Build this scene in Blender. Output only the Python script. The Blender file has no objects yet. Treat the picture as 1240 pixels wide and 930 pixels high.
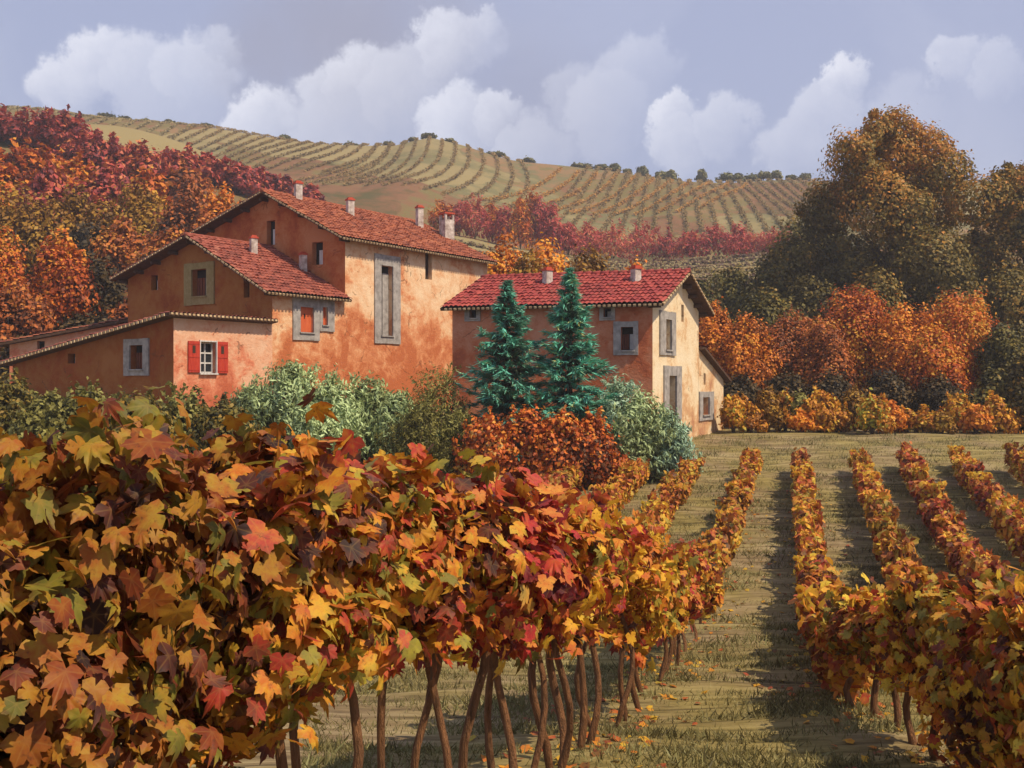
import bpy, math, random
import numpy as np
from mathutils import Vector
from mathutils.geometry import tessellate_polygon

random.seed(7)
RNG = np.random.default_rng(11)
SC = bpy.context.scene
COL = SC.collection
F = 1205.6                      # focal length in photo pixels (35 mm on 36 mm)
R = math.radians


def ray(px, py, D):
    return Vector(((px - 620) / F * D, D, (465 - py) / F * D))


# ------------------------------------------------------------------ terrain
_py = np.array([-30, 0, 3, 6, 9, 12, 16, 19.5, 25, 30, 37, 42, 48, 62, 1200.])
_ph = np.array([-2.2, -2.3, -2.4, -2.7, -3.3, -3.75, -4.35, -4.6, -4.4, -4.1, -3.7, -2.9, -2.45, -2.2, -2.2])
_fy = np.linspace(-30, 120, 1501)
_fh = np.interp(_fy, _py, _ph)
_k = np.hanning(41); _k /= _k.sum()
_fh = np.convolve(np.pad(_fh, 20, mode='edge'), _k, 'valid')
_cx = np.array([-400, -177, -134, -112, -60, -30, -21.6, -4, 17, 39, 73, 134, 400.])
_cz = np.array([70, 72, 71, 68, 63.6, 60.5, 62, 58.5, 56, 54.6, 53.3, 51.5, 48.])
_hy = np.array([0, 62, 80, 110, 150, 175, 215, 250, 262, 275, 300, 400, 700, 1500.])
_hf = np.array([0, 0, .05, .18, .37, .42, .70, .96, 1.0, 1.0, .97, .75, .3, .0])


def S(t):
    t = np.clip(t, 0, 1)
    return t * t * (3 - 2 * t)


def gh(x, y):
    """ground height (numpy arrays or scalars)"""
    x = np.asarray(x, float); y = np.asarray(y, float)
    h = np.interp(y, _fy, _fh)
    h = h + 1.9 * S((4 - x) / 18) * S((y - 24) / 22)
    crest = np.interp(x, _cx, _cz)
    f = np.interp(y, _hy, _hf)
    h = h + (crest + 2) * f
    h = h + 15 * S((-8 - x) / 60) * S((y - 56) / 70) * (1 - S((y - 150) / 70))
    far = S((y - 70) / 60)
    h = h + far * (1.3 * np.sin(x * .061 + y * .031) * np.cos(y * .043 + 1) + .7 * np.sin(x * .13 + 2) * np.sin(y * .09))
    near = 1 - far
    h = h + near * .015 * np.sin(y * 7.5 + 1.2 * np.sin(x * .9) + .5 * np.sin(x * 2.3)) + near * .025 * (np.sin(x * 2.1 + y * .7) + np.sin(y * 1.7 - x * .9))
    return h


def g1(x, y):
    return float(gh(x, y))


# ------------------------------------------------------------------ materials
def nmat(name):
    m = bpy.data.materials.new(name)
    m.use_nodes = True
    nt = m.node_tree
    nt.nodes.clear()
    return m, nt, nt.nodes.new('ShaderNodeOutputMaterial')


def N(nt, t, **kw):
    n = nt.nodes.new(t)
    for k, v in kw.items():
        if k == 'ins':
            for a, b in v.items():
                n.inputs[a].default_value = b
        else:
            setattr(n, k, v)
    return n


def ramp(nt, stops, interp='LINEAR'):
    r = nt.nodes.new('ShaderNodeValToRGB')
    cr = r.color_ramp
    cr.interpolation = interp
    while len(cr.elements) < len(stops):
        cr.elements.new(.5)
    for e, (p, c) in zip(cr.elements, stops):
        e.position = p
        e.color = (*c, 1) if len(c) == 3 else c
    return r


def math_n(nt, op, a, b=None, clamp=False):
    n = nt.nodes.new('ShaderNodeMath'); n.operation = op; n.use_clamp = clamp
    for i, v in enumerate((a, b)):
        if v is None: continue
        if isinstance(v, (int, float)): n.inputs[i].default_value = v
        else: nt.links.new(v, n.inputs[i])
    return n.outputs[0]


def mixc(nt, fac, a, b, mode='MIX'):
    n = nt.nodes.new('ShaderNodeMix'); n.data_type = 'RGBA'; n.blend_type = mode
    for i, v in ((0, fac), (6, a), (7, b)):
        if isinstance(v, (int, float)): n.inputs[i].default_value = v
        elif isinstance(v, tuple): n.inputs[i].default_value = (*v, 1)
        else: nt.links.new(v, n.inputs[i])
    return n.outputs[2]


def noise(nt, vec, scale, detail=4, rough=.55, dist=0):
    n = N(nt, 'ShaderNodeTexNoise', ins={'Scale': scale, 'Detail': detail, 'Roughness': rough, 'Distortion': dist})
    if vec is not None: nt.links.new(vec, n.inputs['Vector'])
    return n.outputs[0]


def leaf_mat(name, stops, nscale=.6, trans=.3, nmix=.45, vein=0., edge=None, spec=.2, rough=.55):
    """leaf palette: each leaf's own random number plus slow drift over the plant picks the hue"""
    m, nt, out = nmat(name)
    a = N(nt, 'ShaderNodeAttribute', attribute_name='rnd').outputs['Fac']
    geo = N(nt, 'ShaderNodeNewGeometry')
    nz = noise(nt, geo.outputs['Position'], nscale, 2, .5)
    nz = math_n(nt, 'MULTIPLY', math_n(nt, 'SUBTRACT', nz, .5), 2.2 * nmix)
    oi = N(nt, 'ShaderNodeObjectInfo').outputs['Random']
    oi = math_n(nt, 'MULTIPLY', math_n(nt, 'SUBTRACT', oi, .5), .22)
    f = math_n(nt, 'ADD', math_n(nt, 'ADD', a, nz), oi, True)
    if edge is not None:
        mo = math_n(nt, 'MULTIPLY', math_n(nt, 'SUBTRACT', noise(nt, geo.outputs['Position'], 9, 4, .65), .5), .75)
        f = math_n(nt, 'ADD', f, mo, True)
    col = ramp(nt, stops)
    nt.links.new(f, col.inputs[0])
    c = col.outputs[0]
    if edge is not None:        # autumn colour creeping in from the margin of the leaf
        rad = N(nt, 'ShaderNodeAttribute', attribute_name='rad').outputs['Fac']
        n2 = noise(nt, geo.outputs['Position'], 14, 3, .6)
        e = math_n(nt, 'ADD', rad, math_n(nt, 'MULTIPLY', math_n(nt, 'SUBTRACT', n2, .5), 1.3))
        mr = N(nt, 'ShaderNodeMapRange', ins={1: .55, 2: 1.0, 3: 0., 4: .36}, interpolation_type='SMOOTHSTEP')
        nt.links.new(e, mr.inputs[0])
        c = mixc(nt, mr.outputs[0], c, edge)
        sp = noise(nt, geo.outputs['Position'], 55, 2, .7)
        mr2 = N(nt, 'ShaderNodeMapRange', ins={1: .58, 2: .72, 3: 0., 4: .6})
        nt.links.new(sp, mr2.inputs[0])
        c = mixc(nt, mr2.outputs[0], c, (.09, .035, .015))
        vn = N(nt, 'ShaderNodeAttribute', attribute_name='vein').outputs['Fac']
        mr3 = N(nt, 'ShaderNodeMapRange', ins={1: .7, 2: 1., 3: 0., 4: .22})
        nt.links.new(vn, mr3.inputs[0])
        c = mixc(nt, mr3.outputs[0], c, (.42, .25, .07))
    p = N(nt, 'ShaderNodeBsdfPrincipled', ins={'Roughness': rough, 'Specular IOR Level': spec})
    nt.links.new(c, p.inputs['Base Color'])
    t = N(nt, 'ShaderNodeBsdfTranslucent')
    nt.links.new(c, t.inputs['Color'])
    mx = N(nt, 'ShaderNodeMixShader', ins={0: trans})
    nt.links.new(p.outputs[0], mx.inputs[1]); nt.links.new(t.outputs[0], mx.inputs[2])
    nt.links.new(mx.outputs[0], out.inputs[0])
    return m


def plain(name, c1, c2, scale=6, rough=.8, bump=.0, bscale=30, stretch=None, spec=.2):
    m, nt, out = nmat(name)
    tc = N(nt, 'ShaderNodeTexCoord').outputs['Object']
    if stretch:
        mp = N(nt, 'ShaderNodeMapping', ins={'Scale': stretch}); nt.links.new(tc, mp.inputs[0]); tc = mp.outputs[0]
    r = ramp(nt, [(.3, c1), (.7, c2)])
    nt.links.new(noise(nt, tc, scale, 5, .6), r.inputs[0])
    p = N(nt, 'ShaderNodeBsdfPrincipled', ins={'Roughness': rough, 'Specular IOR Level': spec})
    nt.links.new(r.outputs[0], p.inputs['Base Color'])
    if bump:
        b = N(nt, 'ShaderNodeBump', ins={'Strength': bump, 'Distance': .05})
        nt.links.new(noise(nt, tc, bscale, 4, .6), b.inputs['Height'])
        nt.links.new(b.outputs[0], p.inputs['Normal'])
    nt.links.new(p.outputs[0], out.inputs[0])
    return m


def stucco(name, pale, mid, deep, brown, low=-1., high=3.5, lowmix=.5, seed=0.):
    """old lime plaster: pale coat flaking off over deeper ochre and brick-red coats, more worn near the ground"""
    m, nt, out = nmat(name)
    pos = N(nt, 'ShaderNodeNewGeometry').outputs['Position']
    mp = N(nt, 'ShaderNodeMapping', ins={'Location': (seed, seed * 2, seed * .5)}); nt.links.new(pos, mp.inputs[0])
    v = mp.outputs[0]
    n1 = noise(nt, v, .55, 6, .62, .6)
    n2 = noise(nt, v, 2.3, 6, .65, .4)
    n3 = noise(nt, v, 9., 5, .7)
    sep = N(nt, 'ShaderNodeSeparateXYZ'); nt.links.new(pos, sep.inputs[0])
    hgt = N(nt, 'ShaderNodeMapRange', ins={1: low, 2: high, 3: lowmix, 4: 0.}); nt.links.new(sep.outputs[2], hgt.inputs[0])
    f = math_n(nt, 'ADD', math_n(nt, 'ADD', math_n(nt, 'MULTIPLY', n1, 1.5), math_n(nt, 'MULTIPLY', n2, .7)), hgt.outputs[0])
    f = math_n(nt, 'ADD', math_n(nt, 'SUBTRACT', f, .75), math_n(nt, 'MULTIPLY', math_n(nt, 'SUBTRACT', n3, .5), .35), True)
    f = math_n(nt, 'ADD', math_n(nt, 'MULTIPLY', math_n(nt, 'SUBTRACT', f, .4), 1.3), .4, True)
    r = ramp(nt, [(.1, pale), (.42, mid), (.62, deep), (.9, brown)])
    nt.links.new(f, r.inputs[0])
    # hairline cracks and flaked patches with bare render
    vo = N(nt, 'ShaderNodeTexVoronoi', feature='DISTANCE_TO_EDGE', ins={'Scale': .38})
    w = N(nt, 'ShaderNodeVectorMath', operation='ADD'); nz = N(nt, 'ShaderNodeTexNoise', ins={'Scale': 1.6, 'Detail': 4.})
    nt.links.new(v, nz.inputs['Vector']); nt.links.new(v, w.inputs[0]); nt.links.new(nz.outputs['Color'], w.inputs[1])
    nt.links.new(w.outputs[0], vo.inputs['Vector'])
    ck = N(nt, 'ShaderNodeMapRange', ins={1: .0, 2: .012, 3: .7, 4: 0.}); nt.links.new(vo.outputs['Distance'], ck.inputs[0])
    ckm = math_n(nt, 'MULTIPLY', ck.outputs[0], math_n(nt, 'GREATER_THAN', noise(nt, v, .8, 2), .55))
    fl = N(nt, 'ShaderNodeMapRange', ins={1: .66, 2: .69, 3: 0., 4: .6}); nt.links.new(noise(nt, v, 1.25, 5, .6, .8), fl.inputs[0])
    c = mixc(nt, fl.outputs[0], r.outputs[0], brown)
    c = mixc(nt, ckm, c, (.1, .045, .025))
    p = N(nt, 'ShaderNodeBsdfPrincipled', ins={'Roughness': .9, 'Specular IOR Level': .1})
    nt.links.new(c, p.inputs['Base Color'])
    b = N(nt, 'ShaderNodeBump', ins={'Strength': .7, 'Distance': .05})
    nt.links.new(math_n(nt, 'SUBTRACT', math_n(nt, 'ADD', n2, n3), fl.outputs[0]), b.inputs['Height'])
    nt.links.new(b.outputs[0], p.inputs['Normal'])
    nt.links.new(p.outputs[0], out.inputs[0])
    return m


def tile_mat(name, stops):
    m, nt, out = nmat(name)
    a = N(nt, 'ShaderNodeAttribute', attribute_name='rnd').outputs['Fac']
    pos = N(nt, 'ShaderNodeNewGeometry').outputs['Position']
    n1 = noise(nt, pos, .7, 4, .6)
    n2 = noise(nt, pos, 7, 4, .7)
    f = math_n(nt, 'ADD', math_n(nt, 'MULTIPLY', a, .5), math_n(nt, 'ADD', math_n(nt, 'MULTIPLY', n1, .7), math_n(nt, 'MULTIPLY', n2, .3)))
    f = math_n(nt, 'SUBTRACT', f, .3, True)
    r = ramp(nt, stops); nt.links.new(f, r.inputs[0])
    li = N(nt, 'ShaderNodeMapRange', ins={1: .52, 2: .68, 3: 0., 4: .6}); nt.links.new(noise(nt, pos, 2.1, 6, .72), li.inputs[0])
    c = mixc(nt, li.outputs[0], r.outputs[0], (.16, .07, .045))
    p = N(nt, 'ShaderNodeBsdfPrincipled', ins={'Roughness': .75, 'Specular IOR Level': .2})
    nt.links.new(c, p.inputs['Base Color'])
    nt.links.new(p.outputs[0], out.inputs[0])
    return m


M = {}
# palettes run from dark to bright: linear albedo
M['vine_near'] = leaf_mat('vine_leaf_close', [(0, (.067, .033, .025)), (.14, (.175, .046, .025)), (.28, (.42, .05, .03)), (.40, (.541, .179, .025)),
                          (.52, (.649, .327, .032)), (.62, (.568, .156, .025)), (.74, (.635, .367, .037)), (.85, (.352, .296, .037)), (1, (.203, .179, .035))],
                          .9, .3, .5, edge=(.30, .075, .02))
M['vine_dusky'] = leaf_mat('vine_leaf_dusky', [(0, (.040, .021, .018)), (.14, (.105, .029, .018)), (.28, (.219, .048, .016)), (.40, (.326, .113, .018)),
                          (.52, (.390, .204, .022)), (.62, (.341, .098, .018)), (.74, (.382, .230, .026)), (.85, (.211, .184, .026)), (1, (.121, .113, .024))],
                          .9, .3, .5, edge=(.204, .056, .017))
M['vine_red'] = leaf_mat('vine_leaf_red', [(0, (.063, .014, .022)), (.2, (.202, .022, .026)), (.42, (.455, .036, .037)), (.58, (.531, .091, .029)),
                         (.75, (.582, .194, .040)), (.9, (.658, .327, .053)), (1, (.380, .242, .053))], 1.1, .3, .4, edge=(.316, .048, .026))
M['vine_gold'] = leaf_mat('vine_leaf_gold', [(0, (.117, .045, .019)), (.2, (.42, .05, .03)), (.4, (.612, .197, .025)), (.6, (.717, .365, .028)),
                          (.82, (.780, .502, .044)), (1, (.392, .318, .044))], .8, .32, .35, edge=(.496, .152, .025))
M['vine_bright'] = leaf_mat('vine_leaf_bright', [(0, (.127, .051, .022)), (.2, (.42, .05, .03)), (.4, (.671, .223, .031)), (.6, (.780, .413, .033)),
                          (.82, (.780, .568, .053)), (1, (.429, .360, .053))], .8, .32, .35, edge=(.543, .172, .031))
M['vine_olive'] = leaf_mat('vine_leaf_olive', [(0, (.073, .028, .021)), (.2, (.268, .052, .023)), (.36, (.488, .129, .023)), (.55, (.561, .283, .029)),
                           (.75, (.390, .283, .034)), (1, (.182, .167, .034))], .9, .3, .45, edge=(.403, .155, .023))
M['leaf_gold'] = leaf_mat('leaf_gold', [(0, (.080, .044, .012)), (.35, (.231, .107, .018)), (.65, (.355, .184, .022)), (1, (.444, .261, .034))], .22, .25, .4)
M['leaf_orange'] = leaf_mat('leaf_orange', [(0, (.179, .063, .018)), (.35, (.537, .153, .021)), (.65, (.780, .253, .027)), (1, (.780, .398, .045))], .25, .25, .4)
M['leaf_redorange'] = leaf_mat('leaf_red_orange', [(0, (.134, .033, .014)), (.3, (.403, .077, .016)), (.55, (.627, .154, .020)), (.8, (.672, .253, .026)), (1, (.616, .341, .040))], .25, .25, .5)
M['leaf_rust'] = leaf_mat('leaf_rust', [(0, (.086, .042, .023)), (.4, (.275, .082, .025)), (.7, (.515, .140, .028)), (1, (.549, .246, .040))], .25, .2, .45)
M['leaf_crimson'] = leaf_mat('leaf_crimson', [(0, (.108, .038, .045)), (.35, (.294, .053, .052)), (.65, (.512, .091, .067)), (1, (.573, .211, .067))], .12, .2, .4)
M['leaf_olive'] = leaf_mat('leaf_olive', [(0, (.041, .041, .017)), (.4, (.109, .094, .023)), (.7, (.189, .152, .029)), (1, (.304, .189, .036))], .22, .2, .4)
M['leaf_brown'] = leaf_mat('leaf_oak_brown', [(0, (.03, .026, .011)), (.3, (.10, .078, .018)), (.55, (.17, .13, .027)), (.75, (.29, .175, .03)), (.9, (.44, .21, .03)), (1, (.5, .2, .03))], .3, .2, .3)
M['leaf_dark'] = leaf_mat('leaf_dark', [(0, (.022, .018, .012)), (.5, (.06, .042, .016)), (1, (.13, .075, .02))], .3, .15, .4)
M['leaf_sage'] = leaf_mat('leaf_sage', [(0, (.122, .141, .048)), (.35, (.260, .315, .121)), (.65, (.448, .567, .270)), (1, (.586, .724, .365))], .5, .25, .35, spec=.3)
M['leaf_sageblue'] = leaf_mat('leaf_sage_blue', [(0, (.106, .150, .074)), (.35, (.226, .316, .180)), (.65, (.390, .570, .390)), (1, (.510, .704, .540))], .5, .25, .35, spec=.3)
M['leaf_moss'] = leaf_mat('leaf_moss', [(0, (.065, .058, .018)), (.4, (.156, .143, .033)), (.7, (.273, .247, .065)), (1, (.351, .338, .104))], .5, .25, .35)
M['leaf_fire'] = leaf_mat('leaf_fire', [(0, (.119, .052, .023)), (.3, (.421, .087, .023)), (.6, (.709, .175, .026)), (.9, (.743, .350, .044)), (1, (.780, .595, .240))], .6, .25, .45)
M['leaf_yellow'] = leaf_mat('leaf_yellow', [(0, (.211, .090, .020)), (.3, (.502, .180, .024)), (.6, (.686, .330, .032)), (.85, (.726, .480, .053)), (1, (.370, .390, .066))], .35, .25, .45)
M['leaf_hill'] = leaf_mat('leaf_hill_green', [(0, (.09, .1, .04)), (.5, (.17, .17, .07)), (1, (.26, .23, .09))], .2, .2, .4)
M['row_hill'] = leaf_mat('leaf_hill_row', [(0, (.124, .090, .030)), (.5, (.207, .144, .048)), (1, (.290, .180, .060))], .03, .2, .5)
M['leaf_hillred'] = leaf_mat('leaf_hill_red', [(0, (.22, .03, .035)), (.35, (.42, .06, .06)), (.7, (.6, .12, .09)), (1, (.62, .26, .09))], .12, .25, .4)
M['row_brown'] = leaf_mat('leaf_hill_brown', [(0, (.10, .055, .045)), (.5, (.19, .115, .06)), (1, (.22, .18, .07))], .04, .2, .5)
M['row_pale'] = leaf_mat('leaf_hill_pale', [(0, (.16, .13, .05)), (.5, (.28, .22, .09)), (1, (.36, .26, .1))], .05, .2, .4)
M['row_gold'] = leaf_mat('leaf_hill_gold', [(0, (.240, .123, .027)), (.5, (.420, .190, .027)), (1, (.450, .247, .045))], .05, .2, .4)
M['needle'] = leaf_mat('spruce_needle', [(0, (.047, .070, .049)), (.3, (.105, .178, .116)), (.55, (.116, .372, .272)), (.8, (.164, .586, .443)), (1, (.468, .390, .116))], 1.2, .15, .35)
M['grass'] = leaf_mat('grass_blade', [(0, (.090, .076, .032)), (.4, (.171, .148, .054)), (.7, (.234, .198, .076)), (1, (.270, .261, .108))], .5, .25, .5)
M['bark_vine'] = plain('vine_bark', (.09, .045, .022), (.27, .125, .055), 9, .85, .8, 25, (3, 3, .5))
M['bark'] = plain('tree_bark', (.05, .035, .025), (.13, .09, .06), 5, .9, .6, 14, (2, 2, .4))
M['stone'] = plain('window_stone', (.2, .185, .175), (.44, .41, .385), 3.2, .85, .35, 22)
M['stone_olive'] = plain('window_plaster_olive', (.24, .19, .075), (.33, .28, .13), 5, .85, .3, 20)
M['shutter_red'] = plain('shutter_red_paint', (.36, .028, .018), (.5, .06, .03), 8, .55, .2, 40, (1, 1, .2))
M['shutter_orange'] = plain('shutter_orange_paint', (.5, .085, .03), (.62, .15, .05), 8, .55, .2, 40, (1, 1, .2))
M['shutter_white'] = plain('weathered_white_paint', (.45, .42, .4), (.68, .66, .63), 12, .7, .3, 30, (1, 1, .2))
M['wood_dark'] = plain('dark_wood', (.03, .02, .014), (.075, .045, .028), 8, .8, .4, 26, (3, 3, .4))
M['wood_red'] = plain('old_red_wood', (.12, .035, .02), (.22, .07, .035), 8, .75, .3, 26, (3, 3, .4))
M['room'] = plain('dark_room', (.015, .012, .01), (.03, .022, .018), 3, .9)
M['plaster_white'] = plain('chimney_plaster', (.24, .17, .14), (.70, .64, .58), 3.5, .9, .3, 16)
M['plaster_brown'] = plain('chimney_brick', (.2, .09, .055), (.34, .17, .1), 6, .9, .4, 16)
M['cream'] = plain('cream_tile_end', (.33, .21, .11), (.66, .5, .3), 4, .8)
M['cap_red'] = plain('chimney_cap_tile', (.38, .05, .03), (.52, .1, .05), 8, .7)
M['eave_wood'] = plain('eave_wood', (.05, .028, .018), (.11, .06, .035), 6, .85)
M['tile_red'] = tile_mat('roof_tile_red', [(0, (.12, .035, .028)), (.35, (.23, .062, .042)), (.65, (.34, .095, .06)), (1, (.46, .22, .14))])
M['tile_crimson'] = tile_mat('roof_tile_crimson', [(0, (.14, .025, .025)), (.4, (.26, .04, .037)), (.75, (.35, .065, .05)), (1, (.44, .17, .11))])
M['tile_orange'] = tile_mat('roof_tile_orange', [(0, (.13, .04, .027)), (.35, (.25, .075, .042)), (.65, (.37, .115, .055)), (1, (.48, .24, .13))])
gm, gnt, gout = nmat('window_glass')
gp = N(gnt, 'ShaderNodeBsdfPrincipled', ins={'Base Color': (.02, .025, .03, 1), 'Roughness': .08, 'Specular IOR Level': .6})
gnt.links.new(gp.outputs[0], gout.inputs[0]); M['glass'] = gm
PEACH = stucco('plaster_peach', (.78, .58, .38), (.72, .44, .25), (.62, .26, .12), (.46, .14, .055), -1.5, 4.5, .75, 0)
M['peach'] = PEACH
M['peach_low'] = stucco('plaster_rose', (.72, .46, .31), (.68, .36, .22), (.62, .22, .12), (.46, .12, .06), -1.2, 2.2, .45, 5)
M['redwall_shade'] = stucco('plaster_red_shade', (.52, .21, .09), (.47, .15, .05), (.40, .10, .033), (.27, .065, .028), 2, 9, .1, 9)  # gable shade put into the colour, deeper than the lit peach wall
M['ochre'] = stucco('plaster_ochre_shade', (0.353, 0.156, 0.046), (0.314, 0.121, 0.031), (0.284, 0.086, 0.022), (0.216, 0.058, 0.019), -1, 6, .15, 13)  # wing gable: its shaded tone is part of this darker plaster colour
M['brownwall_shade'] = stucco('plaster_brown', (0.353, 0.140, 0.046), (0.314, 0.109, 0.030), (0.304, 0.078, 0.022), (0.196, 0.066, 0.019), -1, 3, .15, 21)  # annex front: shade of this face mixed into the brown
M['rosewall'] = stucco('plaster_brick_rose', (.56, .25, .15), (.5, .185, .095), (.46, .13, .055), (.33, .09, .045), -2, 3, .15, 31)
M['cream_wall'] = stucco('plaster_cream', (.78, .66, .47), (.74, .58, .37), (.62, .38, .2), (.45, .22, .12), -3.2, 1, .35, 17)


# ------------------------------------------------------------------ mesh helpers
def link(name, me, parent=None):
    o = bpy.data.objects.new(name, me); COL.objects.link(o)
    if parent is not None: o.parent = parent
    return o


def tag(o, label=None, cat=None, group=None, kind=None):
    if label: o['label'] = label
    if cat: o['category'] = cat
    if group: o['group'] = group
    if kind: o['kind'] = kind
    return o


def empty(name, loc):
    o = bpy.data.objects.new(name, None); COL.objects.link(o); o.location = loc
    o.empty_display_size = .3
    return o


class MB:
    """collects faces in world space, linked as ONE mesh object (relative to the parent's location)"""
    def __init__(s): s.v = []; s.f = []; s.m = []; s.r = []; s.sm = []
    def add(s, vs, fs, mi=0, r=None, smooth=False):
        b = len(s.v); s.v += [tuple(p) for p in vs]
        s.r += (r if isinstance(r, list) else [r if r is not None else .5] * len(vs))
        for f in fs: s.f.append([b + i for i in f]); s.m.append(mi); s.sm.append(smooth)
    def box(s, c, ax, ay, az, mi=0):
        c, ax, ay, az = map(Vector, (c, ax, ay, az))
        vs = [c + i * ax + j * ay + k * az for k in (-1, 1) for j in (-1, 1) for i in (-1, 1)]
        s.add(vs, [(0, 2, 3, 1), (4, 5, 7, 6), (0, 1, 5, 4), (2, 6, 7, 3), (0, 4, 6, 2), (1, 3, 7, 5)], mi)
    def tube(s, pts, rad, n=8, mi=0, cap=True):
        pts = [Vector(p) for p in pts]; vs = []
        for i, p in enumerate(pts):
            t = (pts[min(i + 1, len(pts) - 1)] - pts[max(i - 1, 0)]).normalized()
            a = t.cross(Vector((.31, .9, .2))).normalized(); b = t.cross(a)
            for k in range(n):
                an = 2 * math.pi * k / n
                w = 1 + .12 * math.sin(3 * an + i * 1.3)
                vs.append(p + (a * math.cos(an) + b * math.sin(an)) * rad[i] * w)
        fs = [(i * n + k, i * n + (k + 1) % n, (i + 1) * n + (k + 1) % n, (i + 1) * n + k) for i in range(len(pts) - 1) for k in range(n)]
        if cap: fs += [tuple(range(n))[::-1], tuple((len(pts) - 1) * n + k for k in range(n))]
        s.add(vs, fs, mi, None, True)
    def build(s, name, mats, parent=None, origin=None):
        me = bpy.data.meshes.new(name)
        if origin is None: origin = parent_loc(parent)
        o0 = Vector(origin)
        me.from_pydata([tuple(Vector(p) - o0) for p in s.v], [], s.f)
        for m in (mats if isinstance(mats, list) else [mats]): me.materials.append(m)
        me.polygons.foreach_set('material_index', s.m)
        me.polygons.foreach_set('use_smooth', s.sm)
        at = me.attributes.new('rnd', 'FLOAT', 'POINT'); at.data.foreach_set('value', s.r)
        me.update()
        o = link(name, me, parent)
        if parent is None: o.location = o0
        return o


def parent_loc(p):
    l = Vector((0, 0, 0))
    while p is not None: l += p.location; p = p.parent
    return l


def leaf_template(pts, cup=.22, fold=.12):
    out = [(0, 0)]
    prof = [(math.radians(a), r) for a, r in pts]
    right = [(r * math.cos(a), r * math.sin(a)) for a, r in prof]
    left = [(-x, y) for x, y in right[1:-1]][::-1]
    ring = right + left
    v = [(0, 0, 0)]; rad = [0.]; vein = [1.]
    angs = [-90, -15, 42, 90, 138, 195]
    for x, y in ring:
        r = math.hypot(x, y)
        v.append((x, y, -cup * r * r + fold * abs(x))); rad.append(min(1, r))
        an = math.degrees(math.atan2(y, x))
        vein.append(1. if min(abs((an - q + 180) % 360 - 180) for q in angs) < 4 else 0.)
    n = len(ring)
    f = [(0, 1 + i, 1 + (i + 1) % n) for i in range(n)]
    return np.array(v), np.array(f), np.array(rad), np.array(vein)


VINE = leaf_template([(-90, .14), (-68, .5), (-50, .62), (-33, .72), (-17, .92), (-6, .78), (4, .74), (14, .62), (24, .82), (33, .84), (42, 1.02), (52, .84), (60, .82), (68, .64), (76, .86), (83, .92), (90, 1.15)], .3, .16)
VINE_S = leaf_template([(-90, .2), (-50, .62), (-15, .85), (13, .62), (42, .98), (67, .64), (90, 1.1)])
VINE_F = leaf_template([(-90, .35), (-15, .85), (15, .55), (42, .95), (90, 1.1)])
SIMPLE = (np.array([(0, -.5, 0), (.36, 0, .1), (0, .62, -.06), (-.36, 0, .1)]), np.array([(0, 1, 2, 3)]), np.array([.2, .8, 1, .8]), np.zeros(4))
LANCE = (np.array([(0, -.5, 0), (.17, -.05, .03), (0, .7, -.12), (-.17, -.05, .03)]), np.array([(0, 1, 2, 3)]), np.array([.2, .8, 1, .8]), np.zeros(4))
NEEDLE = (np.array([(0, -.5, 0), (.12, .0, .02), (0, .8, -.06), (-.12, .0, .02)]), np.array([(0, 1, 2, 3)]), np.array([.2, .8, 1, .8]), np.zeros(4))


def nrm(a):
    return a / np.maximum(np.linalg.norm(a, axis=1, keepdims=True), 1e-9)


def leaf_mesh(name, P, Nn, T, size, tmpl, rnd, mat, curl=None, xs=None):
    V, Fc, rad, vein = tmpl
    n = len(P); k = len(V)
    Nn = nrm(Nn); T = nrm(T - (T * Nn).sum(1, keepdims=True) * Nn); B = np.cross(T, Nn)
    s = np.broadcast_to(np.asarray(size, float), (n,))[:, None, None]
    c = np.ones(n) if curl is None else curl
    xw = np.ones(n) if xs is None else xs
    X = V[None, :, 0:1] * xw[:, None, None] * B[:, None, :] + V[None, :, 1:2] * T[:, None, :] + (V[None, :, 2:3] * c[:, None, None]) * Nn[:, None, :]
    X = P[:, None, :] + s * X
    me = bpy.data.meshes.new(name)
    me.vertices.add(n * k); me.vertices.foreach_set('co', X.reshape(-1).astype(np.float32))
    q = Fc.shape[1]; nf = n * len(Fc)
    idx = (Fc[None] + (np.arange(n) * k)[:, None, None]).reshape(-1)
    me.loops.add(nf * q); me.loops.foreach_set('vertex_index', idx.astype(np.int32))
    me.polygons.add(nf)
    me.polygons.foreach_set('loop_start', (np.arange(nf) * q).astype(np.int32))
    for nm, val in (('rnd', np.repeat(rnd, k)), ('rad', np.tile(rad, n)), ('vein', np.tile(vein, n))):
        a = me.attributes.new(nm, 'FLOAT', 'POINT'); a.data.foreach_set('value', val.astype(np.float32))
    if k > 4: me.polygons.foreach_set('use_smooth', np.ones(nf, bool))
    me.materials.append(mat)
    me.update(calc_edges=True); me.validate()
    return me


def rvec(n, rng=None):
    return nrm((rng or RNG).normal(size=(n, 3)))


def lobe_points(lobes, n, shell=.35, rng=None):
    """points mostly near the outside of a heap of ellipsoids -> positions, outward normals"""
    rng = rng or RNG
    L = np.array(lobes, float)                    # cx cy cz rx ry rz
    w = (L[:, 3] * L[:, 4] + L[:, 4] * L[:, 5] + L[:, 3] * L[:, 5]); w /= w.sum()
    k = rng.choice(len(L), n, p=w)
    d = rvec(n, rng)
    r = 1 - shell * rng.random(n) ** 1.3 + .07 * rng.normal(size=n)
    P = L[k, :3] + d * r[:, None] * L[k, 3:]
    return P, nrm(d / L[k, 3:]), k


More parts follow.
